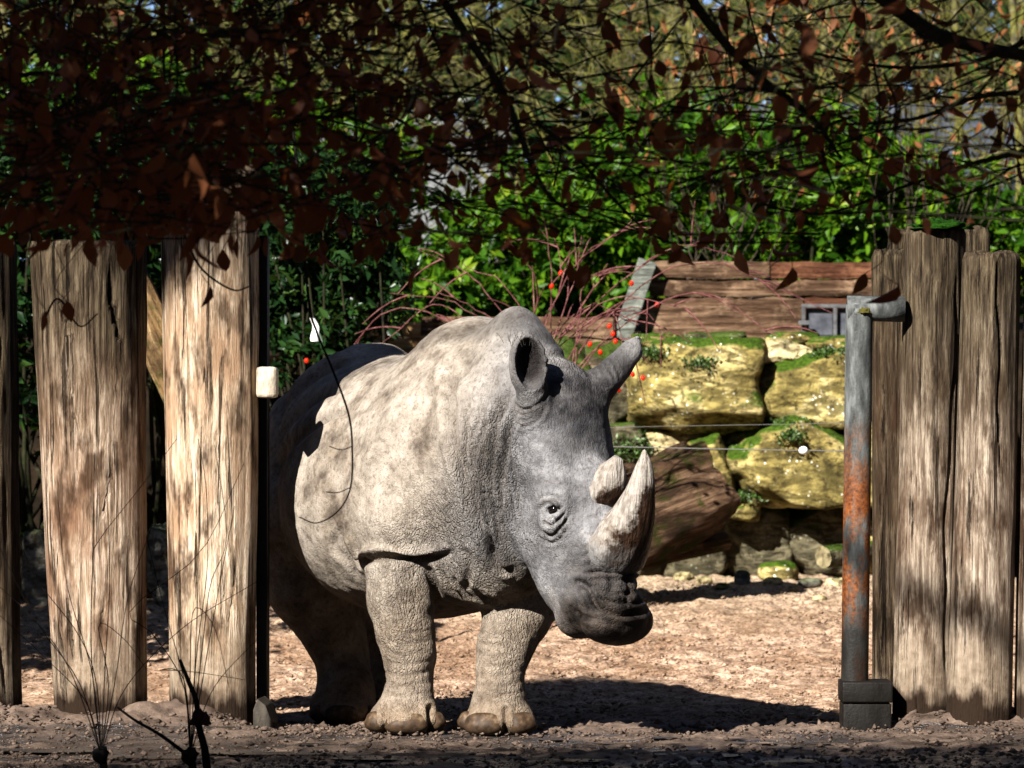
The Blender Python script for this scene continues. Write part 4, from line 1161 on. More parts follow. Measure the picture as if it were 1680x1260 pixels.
def leaves(P, dirs, L, Wd, rng, curl=.25, big=False, roll=None):
    """Folded, curved leaves: (n) positions of the stalk end -> V, F, rnd."""
    n = len(P); a, b, c = frames(n, rng, dirs)
    L = np.broadcast_to(L, n)[:, None]; Wd = np.broadcast_to(Wd, n)[:, None]
    if big == 2: return leaves4(P, a, b, c, L, Wd, rng, curl)
    rows = [(0.0, 0.0, 0), (.22, .62, 0), (.5, 1.0, 0), (.78, .66, 0), (1.0, 0.0, 0)]
    cv = (curl * (rng.random(n) * 1.6 - .3))[:, None]; fold = (.25 + .5 * rng.random(n))[:, None]
    V = []; 
    for (f, w_, _) in rows:
        mid = P + a * L * f - c * L * cv * f * f
        if w_ == 0: V.append(mid)
        else:
            V.append(mid + b * Wd * w_ + c * Wd * w_ * fold); V.append(mid); V.append(mid - b * Wd * w_ + c * Wd * w_ * fold)
    V = np.stack(V, 1)   # n, 11, 3
    T = np.array([(0, 2, 1), (0, 3, 2), (1, 2, 5), (1, 5, 4), (2, 3, 6), (2, 6, 5), (4, 5, 8), (4, 8, 7), (5, 6, 9), (5, 9, 8), (7, 8, 10), (8, 9, 10)])
    F = (np.arange(n)[:, None, None] * 11 + T[None]).reshape(-1, 3)
    rnd = np.repeat(rng.random(n), 11)
    return V.reshape(-1, 3), F, rnd

def leaves4(P, a, b, c, L, Wd, rng, curl):
    """Coarser leaf of four faces for far foliage."""
    n = len(P); cv = (curl * (rng.random(n) * 1.6 - .3))[:, None]; fold = (.25 + .5 * rng.random(n))[:, None]
    mid = P + a * L * .45 - c * L * cv * .2
    V = np.stack([P, mid + b * Wd + c * Wd * fold, mid, mid - b * Wd + c * Wd * fold, P + a * L - c * L * cv], 1)
    T = np.array([(0, 2, 1), (0, 3, 2), (1, 2, 4), (2, 3, 4)])
    return V.reshape(-1, 3), (np.arange(n)[:, None, None] * 5 + T[None]).reshape(-1, 3), np.repeat(rng.random(n), 5)

def leaf_obj(name, V, F, rnd, mat, parent=None, origin=(0, 0, 0), kind=None):
    me = fast_mesh(name, V - np.asarray(origin, float), F); add_attr(me, 'rnd', rnd)
    o = link_mesh(name, me, mat, parent)
    if kind: o['kind'] = kind
    return o

def shrub(name, base, ctr, rad, nshoot, L, mat, seed, label, cat='shrub', group=None, gap=-.03, stems=7, per=9, nleafobj=0, stem_mat=None, fine=False):
    rng = np.random.default_rng(seed)
    base = np.asarray(base, float); ctr = np.asarray(ctr, float); rad = np.asarray(rad, float)
    q = rng.standard_normal((nshoot * 5, 3)); q /= np.linalg.norm(q, axis=1)[:, None]
    q *= (rng.random(len(q)) ** .40)[:, None]
    keep = noise3(q * 1.0 + seed, 2.3, 2) + .25 * rng.standard_normal(len(q)) > -gap
    q = q[keep][:nshoot]; n = len(q)
    tips = ctr + q * rad * (1 + .12 * rng.standard_normal((n, 1)))
    out = q * np.array([1, 1, .7]) + np.array([0, 0, .35]) + .45 * rng.standard_normal((n, 3)); out /= np.linalg.norm(out, axis=1)[:, None]
    root = empty(name, base, label, cat, group)
    # leaves round each shoot
    P = np.repeat(tips, per, 0); o = np.repeat(out, per, 0); k = len(P)
    lat = rng.standard_normal((k, 3)); lat -= o * (lat * o).sum(1)[:, None]; lat /= np.linalg.norm(lat, axis=1)[:, None]
    P = P - o * (rng.random((k, 1)) * L * 1.6)
    dirs = o * (.35 + .5 * rng.random((k, 1))) + lat + np.array([0, 0, -.25])
    ls = L * (.65 + .6 * rng.random(k))
    tone = np.clip(.55 * np.repeat(rng.random(n), per) + .45 * rng.random(k), 0, 1)
    own = np.zeros(k, bool)
    if nleafobj:
        order = np.argsort(P[:, 1])[:nleafobj * 3]; own[rng.permutation(order)[:nleafobj]] = True
        V, F, rnd = leaves(P[own], dirs[own], ls[own], ls[own] * .19, rng); VV = V.reshape(-1, 11, 3); T = F[:12]
        for v, tn in zip(VV, tone[own]):
            me = fast_mesh('leaf', v - v[0], T); add_attr(me, 'rnd', np.full(11, tn))
            ob = link_mesh('leaf', me, mat, root); ob.location = tuple(v[0] - base)
    V, F, rnd = leaves(P[~own], dirs[~own], ls[~own], ls[~own] * .21, rng, big=0 if fine else 2)
    rnd = np.repeat(tone[~own], len(V) // int((~own).sum()))
    leaf_obj('foliage', V, F, rnd, mat, root, base, 'stuff')
    # stems
    mb = MB()
    for i in rng.permutation(n)[:stems * 6]:
        m = (base + tips[i]) / 2 + rng.standard_normal(3) * .1 * np.linalg.norm(rad)
        mb.add(*tube(spline([base + rng.standard_normal(3) * np.array([.2, .2, 0]), m, tips[i]], 7), np.linspace(.018, .005, 7), 5, False))
    so = mb.build('stems', stem_mat or BARKD, root, origin=base); so['kind'] = 'stuff'
    return root

def gz(x, y): return float(ground_base(x, y))
def bush_at(name, px, py, d, rx, rz, n, L, mat, seed, label, **kw):
    c = W(px, py, d); return shrub(name, (c[0], d, gz(c[0], d)), c, (rx, rx * .75, rz), n, L, mat, seed, label, **kw)

G1 = 'laurel bushes on the planted bank'
bush_at('laurel_bush', 1340, 330, 31.0, .95, .62, 1100, .105, LAUREL, 21, 'bright green laurel bush above the plank wall, left of the mossy-topped post', group=G1, nleafobj=120)
bush_at('laurel_bush', 1120, 320, 31.6, .85, .65, 950, .105, LAUREL, 22, 'green laurel bush above the slanting grey end beam', group=G1, nleafobj=80)
bush_at('laurel_bush', 905, 400, 31.0, .85, .55, 950, .10, LAUREL, 23, 'sunlit laurel bush directly above the rhino\'s shoulder hump', group=G1, nleafobj=100)
bush_at('laurel_bush', 690, 470, 30.2, .62, .32, 500, .09, LAUREL, 24, 'low green laurel bush above the rhino\'s rump', group=G1, nleafobj=60)
bush_at('laurel_bush', 1560, 400, 31.5, .8, .5, 600, .10, LAUREL, 25, 'laurel bush behind the tall mossy-topped post', group=G1)
bush_at('laurel_bush', 520, 440, 27.0, .55, .62, 900, .085, DARKLEAF, 26, 'dark glossy evergreen bush right behind the tall pale post', group='shaded evergreens behind the fence', nleafobj=80)
bush_at('laurel_bush', 300, 360, 27.4, .8, .75, 1100, .09, DARKLEAF, 27, 'dark evergreen bush filling the gap between the two left posts', group='shaded evergreens behind the fence')
bush_at('laurel_bush', 30, 420, 26.8, .8, 1.0, 1200, .09, DARKLEAF, 28, 'dark evergreen bush showing between the leftmost posts', group='shaded evergreens behind the fence')
bush_at('laurel_bush', 180, 250, 30.5, 1.2, .7, 1300, .10, LAUREL, 29, 'yellow-green laurel bush glinting through the brown leaves above the left posts', group=G1)
bush_at('laurel_bush', 480, 300, 30.8, .9, .6, 800, .10, LAUREL, 30, 'sunlit laurel bush showing above the dark evergreen by the tall pale post', group=G1)
# big shrub added out of view on the left to shade behind the posts
shrub('shade_evergreen', (-5.0, 22.6, 0), (-5.0, 22.6, 2.3), (1.9, 1.5, 2.4), 1300, .16, DARKLEAF, 33, 'large dark evergreen standing beyond the fence on the rhino\'s tail side', 'tree')

# twiggy, lichen-grown trees
def grow(mbs, p, dv, length, r, depth, rng, npts=6, twist=.22, up=.05):
    pts = [np.array(p, float)]; dv = np.array(dv, float)
    for i in range(npts - 1):
        dv = dv + twist * rng.standard_normal(3) + np.array([0, 0, up]); dv /= np.linalg.norm(dv)
        pts.append(pts[-1] + dv * length / (npts - 1))
    pts = np.array(pts); rr = np.linspace(r, r * .35, npts)
    mbs[depth].add(*tube(pts, rr, 8 if depth == 0 else (5 if depth == 1 else 3), False))
    if depth >= 3: return
    nb = (9, 8, 6)[depth]
    for k in range(nb):
        f = (.28 if depth == 0 else .12) + (.72 if depth == 0 else .85) * (k + rng.random()) / nb
        i = min(int(f * (npts - 1)), npts - 2); q = pts[i] + (pts[i + 1] - pts[i]) * (f * (npts - 1) - i)
        t_ = pts[i + 1] - pts[i]; t_ /= np.linalg.norm(t_)
        lat = rng.standard_normal(3); lat -= t_ * (lat @ t_); lat /= np.linalg.norm(lat)
        grow(mbs, q, t_ * .45 + lat * .9, length * (.62 - .2 * f) * (.7 + .6 * rng.random()), rr[i] * (.5 if depth else .45), depth + 1, rng, 6, twist * 1.15, up * .5)
def twig_tree(px, d, lean, height, r, seed, label, mat=BARKL, group='lichen-grown trees behind the bank', py=None):
    rng = np.random.default_rng(seed); x = (px - 840) * d / FPX
    base = np.array([x, d, gz(x, d) - .1]); mbs = [MB(), MB(), MB(), MB()]
    grow(mbs, base, (lean, 0, 1), height, r, 0, rng, 9, .07, .05)
    root = empty('bare_tree', base, label, 'tree', group)
    mbs[0].build('trunk', mat, root, origin=base)
    m = MB(); m.v = mbs[1].v; m.f = mbs[1].f; m.build('limbs', mat, root, origin=base)['kind'] = 'stuff'
    m = MB(); m.add(mbs[2].v, mbs[2].f); m.add(mbs[3].v, mbs[3].f); m.build('crown', mat, root, origin=base)['kind'] = 'stuff'
    return root
for a in ((1565, 33.0, .10, 3.0, .045, 1, 'slim yellow-lichened tree rising behind the mossy-topped post'),
          (1650, 32.5, .22, 3.0, .05, 2, 'pale lichened trunk leaning right behind the broad grey post'),
          (1500, 34.5, -.08, 3.2, .04, 3, 'slim upright lichened tree behind the stub post'),
          (1390, 35.0, .12, 3.2, .04, 4, 'bare twiggy tree above the plank wall hatch'),
          (1200, 36.0, -.15, 3.4, .045, 5, 'bare twiggy tree over the plank wall, behind the laurel'),
          (1010, 35.5, .1, 3.4, .045, 6, 'bare lichened tree behind the laurel over the rhino\'s ears'),
          (850, 36.5, -.1, 3.2, .04, 7, 'bare lichened tree behind the laurel over the rhino\'s hump'),
          (560, 34.5, .15, 3.0, .045, 8, 'pale bare tree showing through the brown leaves over the rhino\'s rump'),
          (700, 34.0, -.3, 2.6, .035, 9, 'low bare tree with pale twigs against the grey wall'),
          (300, 36.0, .2, 3.4, .045, 10, 'bare lichened tree over the tall pale post'),
          (60, 36.0, -.1, 3.4, .045, 11, 'bare lichened tree over the dark leftmost post'),
          (1310, 40.0, .1, 3.6, .05, 12, 'farther bare tree above the laurel by the hatch'),
          (1620, 39.0, -.1, 3.6, .05, 13, 'farther bare tree against the grey fence panels'),
          (1090, 41.0, .15, 3.6, .05, 14, 'farther bare tree behind the slanting beam'),
          (430, 40.0, -.1, 3.6, .05, 15, 'farther bare tree above the dark evergreen')):
    twig_tree(*a)
# wide lichened shrub: horizontal twig tangle
def tangle(px, py, d, n, length, seed, label):
    rng = np.random.default_rng(seed); c = W(px, py, d); base = np.array([c[0], d, gz(c[0], d)]); mb = MB(); root = empty('tangled_shrub', base, label, 'shrub', 'twiggy lichened shrubs on the bank')
    for i in range(n):
        s = c + rng.standard_normal(3) * np.array([.9, .5, .32]); dv = rng.standard_normal(3) * np.array([1, .5, .55]); dv /= np.linalg.norm(dv)
        m = [MB(), MB(), MB(), MB()]; grow(m, s, dv, length * (.5 + rng.random()), .010, 2, rng, 6, .3, 0)
        for q in m: mb.add(q.v, q.f)
    mb.build('twigs', BARKL, root, origin=base)['kind'] = 'stuff'
    mb = MB()
    for k in range(7): mb.add(*tube(spline([base + rng.standard_normal(3) * .05, (base + c) / 2 + rng.standard_normal(3) * .15, c + rng.standard_normal(3) * np.array([.8, .3, .25])], 8), np.linspace(.03, .01, 8), 6, False))
    mb.build('stems', BARKL, root, origin=base)['kind'] = 'stuff'
tangle(860, 110, 33.0, 45, .8, 51, 'tangle of yellow lichened twigs above the rhino, over the grey wall')
tangle(1150, 90, 33.5, 40, .8, 52, 'tangle of lichened twigs above the laurel over the plank wall')
tangle(1450, 120, 33.0, 40, .8, 53, 'tangle of lichened twigs over the narrow squared post')
tangle(560, 90, 33.0, 40, .8, 54, 'tangle of pale twigs over the dark evergreen')
tangle(150, 110, 33.5, 40, .8, 55, 'tangle of yellow twigs over the brown thick post')

# last dead leaves on the twigs behind, with a sunlit tone in their colour
LITLEAF = leaf_mat('sunlit_dry_leaf', [(0, (.16, .06, .02)), (.6, (.30, .13, .05)), (1, (.45, .27, .14))], .6, .35, (.6, .22, .05))
for (x0, x1, n, lab) in ((1000, 1350, 170, 'dry orange leaves on a bare bush above the plank wall'), (1350, 1690, 170, 'dry orange leaves on a bare bush above the right-hand posts')):
    rng = np.random.default_rng(int(x0)); P = np.array([W(rng.uniform(x0, x1), rng.uniform(0, 370) * rng.uniform(.4, 1), rng.uniform(29.6, 31)) for _ in range(n)])
    V, F, rnd = leaves(P, rng.standard_normal((n, 3)) * .5 + np.array([0, 0, -.8]), .05 + .03 * rng.random(n), .016, rng, curl=.7)
    b0 = np.array([P[:, 0].mean(), 30.2, gz(P[:, 0].mean(), 30.2)]); rt = empty('bare_bush', b0, lab, 'shrub', 'bare bushes holding dry leaves'); leaf_obj('foliage', V, F, rnd, LITLEAF, rt, b0, 'stuff')
    mb = MB()
    for p in P[:22]:
        m_ = b0 + (p - b0) * .55 + rng.standard_normal(3) * .12; mb.add(*tube(spline([b0 + rng.standard_normal(3) * np.array([.15, .1, 0]), m_, p], 9), np.linspace(.006, .0016, 9), 4, False))
        q = p + rng.standard_normal(3) * np.array([.25, .1, .12]); mb.add(*tube(spline([p, (p + q) / 2 + rng.standard_normal(3) * .03, q], 6), .0025, 3, False))
    mb.build('stems', TWIGB, rt, origin=b0)['kind'] = 'stuff'
# grey rendered wall and panel fence far behind, dark wood beyond
t = NT('grey_render'); nn = t.noise(t.coords(), 6, 6, .65); GR = t.done(t.ramp(nn, [(.3, (.16, .165, .165)), (.7, (.30, .305, .30))]), .9, t.bump(nn, .4, .02))
gwp = np.array([(680 - 840) * 38.0 / FPX, 38.0, 0]); gwp[2] = gz(gwp[0], 38)
mb = MB(); mb.box(gwp + np.array([0, 0, .6]), (.75, .12, .75)); tag(mb.build('grey_wall', GR, None, smooth=False, origin=gwp, bevel=.02), 'plain grey rendered wall showing through the twigs above the rhino\'s rump', 'wall')
t = NT('grey_fence_panel'); nn = t.noise(t.coords((1, 1, .2)), 12, 5, .6); GF = t.done(t.ramp(nn, [(.3, (.07, .08, .10)), (.7, (.15, .165, .19))]), .7, t.bump(nn, .4, .01))
fx = np.array([(1580 - 840) * 43 / FPX, 43.0, 0]); fx[2] = gz(fx[0], 43) 
pf = empty('panel_fence', fx, 'blue-grey slatted fence far behind the bare trees', 'fence')
for k in range(11):
    mb = MB(); mb.box((0, .01 * (k % 2), .12 + k * .155), (2.6, .015, .068)); mb.build('slat', GF, pf, smooth=False, bevel=.004)
for k in range(5):
    mb = MB(); mb.box((-2.5 + k * 1.25, .08, .85), (.05, .05, 1.0)); mb.build('fence_post', GF, pf, smooth=False, bevel=.004)
# far evergreen wood, one dark mass
rng = np.random.default_rng(77); n = 16000
P = np.stack([rng.uniform(-9, 9, n), 50 + rng.random(n) * 4, rng.random(n) ** .8 * 4.3 + 1.8], 1); P[:, 2] += .35 * np.sin(P[:, 0] * 2.1) + .2 * np.sin(P[:, 0] * 5.3)
V, F, rnd = leaves(P, rng.standard_normal((n, 3)) + np.array([0, -.3, -.4]), .34, .10, rng, big=2)
tag(leaf_obj('far_wood', V, F, rnd, DARKLEAF), 'dark evergreen wood far behind the bare trees', 'wood', kind='stuff')

# wild rose with red hips behind the rhino
def rose():
    rng = np.random.default_rng(8); base = np.array([W(905, 0, 25.6)[0], 25.6, gz(.2, 25.6)]); root = empty('rose_bush', base, 'arching pink rose canes with red hips behind the rhino\'s head', 'rose bush')
    t = NT('rose_hip'); HIP = t.done((.62, .045, .012), .3, None, .5)
    ends = [((1055, 365), (960, 440)), ((1030, 375), (930, 470)), ((1075, 440), (970, 470)), ((1000, 690), (1040, 560)), ((1140, 500), (1000, 490)), ((1360, 520), (1120, 440)), ((1240, 440), (1080, 420)), ((1020, 640), (1000, 520)),
            ((760, 440), (840, 480)), ((700, 470), (800, 520)), ((610, 560), (720, 500)), ((640, 470), (760, 500)), ((830, 400), (880, 480)), ((560, 600), (680, 500)), ((690, 400), (790, 460)), ((920, 390), (930, 470)), ((1050, 520), (970, 500)),
            ((870, 350), (900, 440)), ((990, 420), (950, 490)), ((1090, 560), (1030, 500)), ((780, 540), (840, 540)), ((1260, 560), (1120, 480)), ((650, 530), (760, 540)), ((600, 520), (700, 470)), ((740, 380), (830, 440)), ((1180, 345), (1080, 420))]
    hips = []
    for k, (e, m) in enumerate(ends[:22]):
        dz = rng.uniform(-.4, .4)
        pts = spline([base + np.array([rng.normal() * .1, rng.normal() * .1, 0]), W(900 + rng.normal() * 30, 640, 25.6), W(m[0], m[1], 25.6 + dz * .6), W(e[0], e[1], 25.6 + dz)], 26)
        pts[8:] += np.cumsum(rng.standard_normal((18, 3)), 0) * .006
        mb = MB(); mb.add(*tube(pts, np.linspace(.0052, .002, 26), 5, False))
        for j in range(3):
            i = rng.integers(9, 25); L = rng.uniform(.12, .38); dv = (pts[min(i + 1, 25)] - pts[i]); dv /= np.linalg.norm(dv) + 1e-9
            dv = dv * .8 + rng.standard_normal(3) * np.array([.5, .3, .5]); dv /= np.linalg.norm(dv)
            q = np.array([pts[i] + dv * L * s + np.array([0, 0, .06 * L * math.sin(s * 3)]) - np.array([0, 0, .12 * L * s * s]) for s in np.linspace(0, 1, 6)])
            mb.add(*tube(q, np.linspace(.005, .002, 6), 4, False))
            if e[0] > 860 and rng.random() < .0: hips.append(q[-1])
        mb.build('cane', TWIGP, root, origin=base)
    hips += [W(x, y, 25.5) for x, y in ((968, 565), (1000, 535), (1006, 548), (1010, 560), (985, 578), (1002, 592), (1015, 640), (1078, 500), (1036, 465), (920, 448), (905, 470), (1055, 620), (1038, 614), (503, 592))]
    bm = bmesh.new(); bmesh.ops.create_uvsphere(bm, u_segments=10, v_segments=8, radius=.0125)
    for v in bm.verts: v.co.z *= 1.2
    me = bpy.data.meshes.new('rose_hip'); bm.to_mesh(me); bm.free(); me.materials.append(HIP); me.polygons.foreach_set('use_smooth', np.ones(len(me.polygons), bool))
    for h in hips[:60]:
        o = bpy.data.objects.new('rose_hip', me); COL.objects.link(o); o.parent = root; o.location = tuple(h - base); o.rotation_euler = (rng.normal() * .4, rng.normal() * .4, 0)
rose()
# white ribbon on the fence wire
V = []; n = 12
for i in range(n):
    f = i / (n - 1); c = W(512 + 8 * f + 3 * math.sin(f * 5), 522 + 38 * f, 24.0)
    for s in (-1, 1): V.append(c + np.array([s * (.012 + .010 * f), .012 * math.sin(f * 6 + s), 0]))
    for s in (1, -1): V.append(c + np.array([s * (.012 + .010 * f), .012 * math.sin(f * 6 + s) + .004, 0]))
F = [(i * 4 + k, i * 4 + (k + 1) % 4, (i + 1) * 4 + (k + 1) % 4, (i + 1) * 4 + k) for i in range(n - 1) for k in range(4)]
o = np.mean(V, 0); r_ = mesh_obj('ribbon', np.array(V) - o, F, WHITE); r_.location = tuple(o); tag(r_, 'small white ribbon hanging among the dark leaves behind the tall pale post', 'ribbon')

# small-leaved moss and stonecrop on the boulders
MOSSL = leaf_mat('moss_leaf', [(0, (.02, .045, .008)), (.6, (.07, .13, .02)), (1, (.30, .36, .22))], .6, .2, (.1, .2, .02))
for (px, py, d, rx, rz, sd) in MOSSJOBS:
    rng = np.random.default_rng(sd + 500); n = 420; q = rng.standard_normal((n, 3)) * .5; c = W(px, py, d)
    P = c + q * np.array([rx, .08, rz]); V, F, rnd = leaves(P, rng.standard_normal((n, 3)) * .7 + np.array([0, -.3, .6]), .016 + .014 * rng.random(n), .006, rng)
    leaf_obj('moss_patch', V, F, rnd, MOSSL, bw, np.array(bw.location), 'stuff')
# leaf walls added round the yard, out of view, to screen the low sky
rng = np.random.default_rng(91); P = []
def sky_screen(x0, y0, x1, y1, h, n, th=2.5):
    f = rng.random(n); P.append(np.stack([x0 + (x1 - x0) * f + rng.normal(0, th / 2, n) * (abs(y1 - y0) > abs(x1 - x0)), y0 + (y1 - y0) * f + rng.normal(0, th / 2, n) * (abs(y1 - y0) <= abs(x1 - x0)), rng.random(n) * h * (.8 + .25 * np.sin(f * 23))], 1))
sky_screen(-26, -11, 26, -11, 8.5, 6500); sky_screen(-14, -10, -14, 46, 8.0, 6500); sky_screen(13, -10, 13, 46, 9.5, 7000)
P = np.vstack(P); n = len(P); V, F, rnd = leaves(P, rng.standard_normal((n, 3)) + np.array([0, 0, -.4]), .85, .25, rng, big=2)
tag(leaf_obj('sky_screen_wood', V, F, rnd, DARKLEAF), 'unseen dark leaf mass added round the yard to block the low sky', 'wood', kind='stuff')
# ------------------------------------------------------------------ beech with dead leaves, hanging into the picture
def beech():
    rng = np.random.default_rng(14)
    base = np.array([-4.6, 8.4, 0.0]); root = empty('beech_tree', base, 'beech tree with brown dead leaves hanging across the upper picture', 'tree')
    mb = MB(); trunk = spline([base - (0, 0, .3), base + (.1, .1, 2.0), base + (-.1, .2, 4.5), base + (-.6, 0, 11.0)], 20)
    mb.add(*tube(trunk, np.linspace(.26, .06, 20), 16)); mb.build('trunk', BARKD, root, origin=base)
    # limbs reaching over the view (out of frame above it), twigs drooping into it
    limbs = []
    for (x1, y1, z1, h) in ((2.8, 14.4, 3.15, 4.0), (2.4, 15.4, 3.2, 4.4), (1.8, 13.8, 3.05, 3.6), (3.0, 15.0, 3.2, 5.2), (.8, 15.6, 3.25, 3.9), (-.2, 14.2, 3.1, 3.4)):
        p0 = base + np.array([.05, .1, h]); p1 = np.array([x1, y1, z1]); m = (p0 + p1) / 2 + np.array([0, 0, .5])
        q = spline([p0, m, p1 + np.array([-.8, -.1, .12]), p1], 30); limbs.append(q)
        mb = MB(); mb.add(*tube(q, np.linspace(.075, .016, 30), 9)); mb.build('limb', BARKD, root, origin=base)
    # explicit dark branches seen in the picture
    for pts, r0, r1, d in (([(1380, -60), (1480, 20), (1560, 65), (1700, 95)], .022, .016, 12.2), ([(1700, 150), (1600, 160), (1500, 195), (1380, 205)], .009, .004, 12.4),
                           ([(1700, 245), (1610, 265), (1500, 300), (1360, 350), (1290, 340)], .008, .003, 12.6), ([(1100, -50), (1180, 60), (1250, 130), (1330, 190), (1380, 260)], .014, .005, 11.8),
                           ([(1360, 190), (1350, 250), (1370, 310)], .006, .003, 12.0), ([(560, 185), (640, 190), (700, 230), (770, 280)], .006, .003, 12.5), ([(560, 220), (600, 262), (640, 268), (720, 290)], .008, .004, 11.6),
                           ([(700, -40), (780, 80), (830, 160), (860, 240), (900, 320), (960, 360)], .012, .004, 12.0), ([(880, 200), (940, 250), (1010, 330), (1060, 380)], .007, .003, 12.2),
                           ([(300, 380), (330, 440), (380, 475), (410, 470)], .004, .002, 13.0), ([(70, 530), (95, 490), (130, 535), (160, 515)], .0035, .002, 13.5), ([(1700, 60), (1600, 100), (1460, 110), (1300, 80)], .008, .004, 12.6),
                           ([(1150, 290), (1240, 330), (1330, 350), (1500, 340), (1640, 300), (1700, 270)], .004, .0025, 12.8), ([(1450, 120), (1470, 180), (1440, 240)], .004, .002, 12.4), ([(0, 130), (80, 120), (200, 140), (330, 110)], .008, .004, 12.0)):
        mb = MB(); mb.add(*tube(spline([W(x, y, d + 2.6 + .1 * math.sin(i)) for i, (x, y) in enumerate(pts)], 24), np.linspace(r0, r1, 24) * 1.2, 6, False)); mb.build('branch', BARKD, root, origin=base)
    # drooping twigs, denser to the left
    def density(px):   # (number weight, lowest row)
        if px < 440: return 1.0, 400
        if px < 640: return .85, 420
        if px < 1000: return .38, 415
        if px < 1250: return .38, 400
        return .30, 335
    LP = []; LD = []; LS = []
    tw = MB(); nt_ = 0
    while nt_ < 660:
        px = rng.uniform(-60, 1740); wgt, low = density(px)
        if rng.random() > wgt: continue
        nt_ += 1
        py = rng.uniform(-120, low) if rng.random() < .8 else rng.uniform(low * .3, low)
        d = rng.uniform(13.0, 16.0)
        e = W(px, py, d)
        L = rng.uniform(.3, .9)
        dv = np.array([rng.normal() * .8, rng.normal() * .35, rng.uniform(-.6, .25)]); dv /= np.linalg.norm(dv)
        s = e - dv * L
        if HOR - FPX * (s[2] - CAM_H) / s[1] > low: dv[2] = -abs(dv[2]); s = e - dv * L
        q = spline([s, (s + e) / 2 + rng.standard_normal(3) * .04 + np.array([0, 0, .03]), e], 9)
        tw.add(*tube(q, np.linspace(.0042, .0016, 9), 4, False))
        nl = int(rng.integers(3, 8)) if px < 650 else int(rng.integers(2, 6))
        if wgt < .6: nl = max(2, nl - 1)
        for f in rng.uniform(.15, 1.0, nl):
            i = min(int(f * 8), 7); p = q[i] + (q[i + 1] - q[i]) * (f * 8 - i)
            st = p + np.array([rng.normal() * .012, rng.normal() * .012, -.012]); tw.add(*tube(np.array([p, (p + st) / 2, st]), .0011, 3, False))
            if HOR - FPX * (st[2] - CAM_H) / st[1] > low + 15: continue
            LP.append(st); LD.append(np.array([rng.normal() * .6, rng.normal() * .5, -1.0])); LS.append(rng.uniform(.040, .086))
    # fine leafless branchlets
    for _ in range(90):
        px, py, d = rng.uniform(-40, 1720), rng.uniform(-60, 330), rng.uniform(13.2, 16)
        s = W(px, py, d); dv = np.array([rng.normal(), rng.normal() * .3, -.3 + rng.normal() * .5]); dv /= np.linalg.norm(dv); L = rng.uniform(.3, .8)
        if HOR - FPX * (s[2] + dv[2] * L - CAM_H) / d > 390: continue
        tw.add(*tube(spline([s, s + dv * L * .5 + rng.standard_normal(3) * .05, s + dv * L + rng.standard_normal(3) * .04], 10), np.linspace(.005, .0015, 10), 4, False))
    # stray low leaves
    for (px, py) in ((345, 490), (300, 430), (365, 430), (95, 520), (75, 530), (110, 515), (935, 450), (965, 455), (685, 460), (720, 360), (1150, 400), (1210, 430), (1245, 410), (1300, 460), (1475, 490), (1420, 470), (1190, 300), (740, 300), (560, 380), (600, 380), (1520, 300), (1660, 220), (1640, 235), (1500, 260), (1105, 390), (880, 380), (500, 330), (470, 350), (60, 400), (120, 410), (200, 420), (150, 405)):
        p = W(px, py - 22, rng.uniform(14.2, 16)); LP.append(p); LD.append(np.array([rng.normal() * .3, rng.normal() * .3, -1.0])); LS.append(rng.uniform(.065, .10))
        tw.add(*tube(spline([p, p + np.array([rng.normal() * .05, 0, .06]), p + np.array([rng.normal() * .12, .05, .22])], 6), .0016, 3, False))
    tw.build('twigs', BARKD, root, origin=base)['kind'] = 'stuff'
    LP, LD, LS = np.array(LP), np.array(LD), np.array(LS); k = len(LP)
    V, F, rnd = leaves(LP, LD, LS, LS * rng.uniform(.20, .36, k), rng, curl=1.1)
    pxl = 840 + FPX * LP[:, 0] / LP[:, 1]; pyl = HOR - FPX * (LP[:, 2] - CAM_H) / LP[:, 1]
    inside = np.nonzero((pxl > 5) & (pxl < 1675) & (pyl > 5))[0]
    pick = inside[np.argsort(-(LS / LP[:, 1])[inside])][:300]
    VV = V.reshape(k, 11, 3); T = F[:12]; mask = np.ones(k, bool); mask[pick] = False
    for i in pick:
        me = fast_mesh('leaf', VV[i] - VV[i][0], T); add_attr(me, 'rnd', rnd[i * 11:i * 11 + 11]); ob = link_mesh('leaf', me, BEECH, root); ob.location = tuple(VV[i][0] - base)
    idx = np.nonzero(mask)[0]
    # the crown above and beside the view
    n = 15000; pts = []
    def clump(c, r, m): 
        q = rng.standard_normal((m, 3)); q /= np.linalg.norm(q, axis=1)[:, None]; q *= (rng.random(m) ** .4)[:, None]; pts.append(np.array(c) + q * np.array(r))
    clump((-2.2, 12.0, 4.3), (2.6, 1.6, 1.0), 6500); clump((.6, 12.7, 4.1), (1.7, 1.3, .9), 3500); clump((-4.3, 11.4, 4.6), (1.6, 1.6, 1.3), 3500)
    clump((-4.6, 8.4, 6.2), (2.6, 2.2, 1.8), 4000); clump((-7.4, 8.0, 8.6), (3.3, 1.8, 1.2), 1300)
    C = np.vstack(pts); C = C[C[:, 1] + 1.198 * C[:, 2] < 19.55 + .25 * np.sin(C[:, 0] * 3)]; pts = [C]
    clump((-9.67, 7.9, 12.72), (.36, .5, .34), 900)  # clump added out of view, with its own limb, to shade the rhino's rump
    C = np.vstack(pts); ok = C[:, 2] > CAM_H + .095 * C[:, 1] + .25; C = C[ok]; m = len(C)
    Vc, Fc, rc = leaves(C, rng.standard_normal((m, 3)) * .6 + np.array([0, 0, -.7]), .13, .045, rng, curl=.4, big=2)
    leaf_obj('foliage', VV[idx].reshape(-1, 3), (np.arange(len(idx))[:, None, None] * 11 + T[None]).reshape(-1, 3), rnd.reshape(k, 11)[idx].ravel(), BEECH, root, base, 'stuff')
    leaf_obj('upper_crown', Vc, Fc, rc, BEECH, root, base, 'stuff')
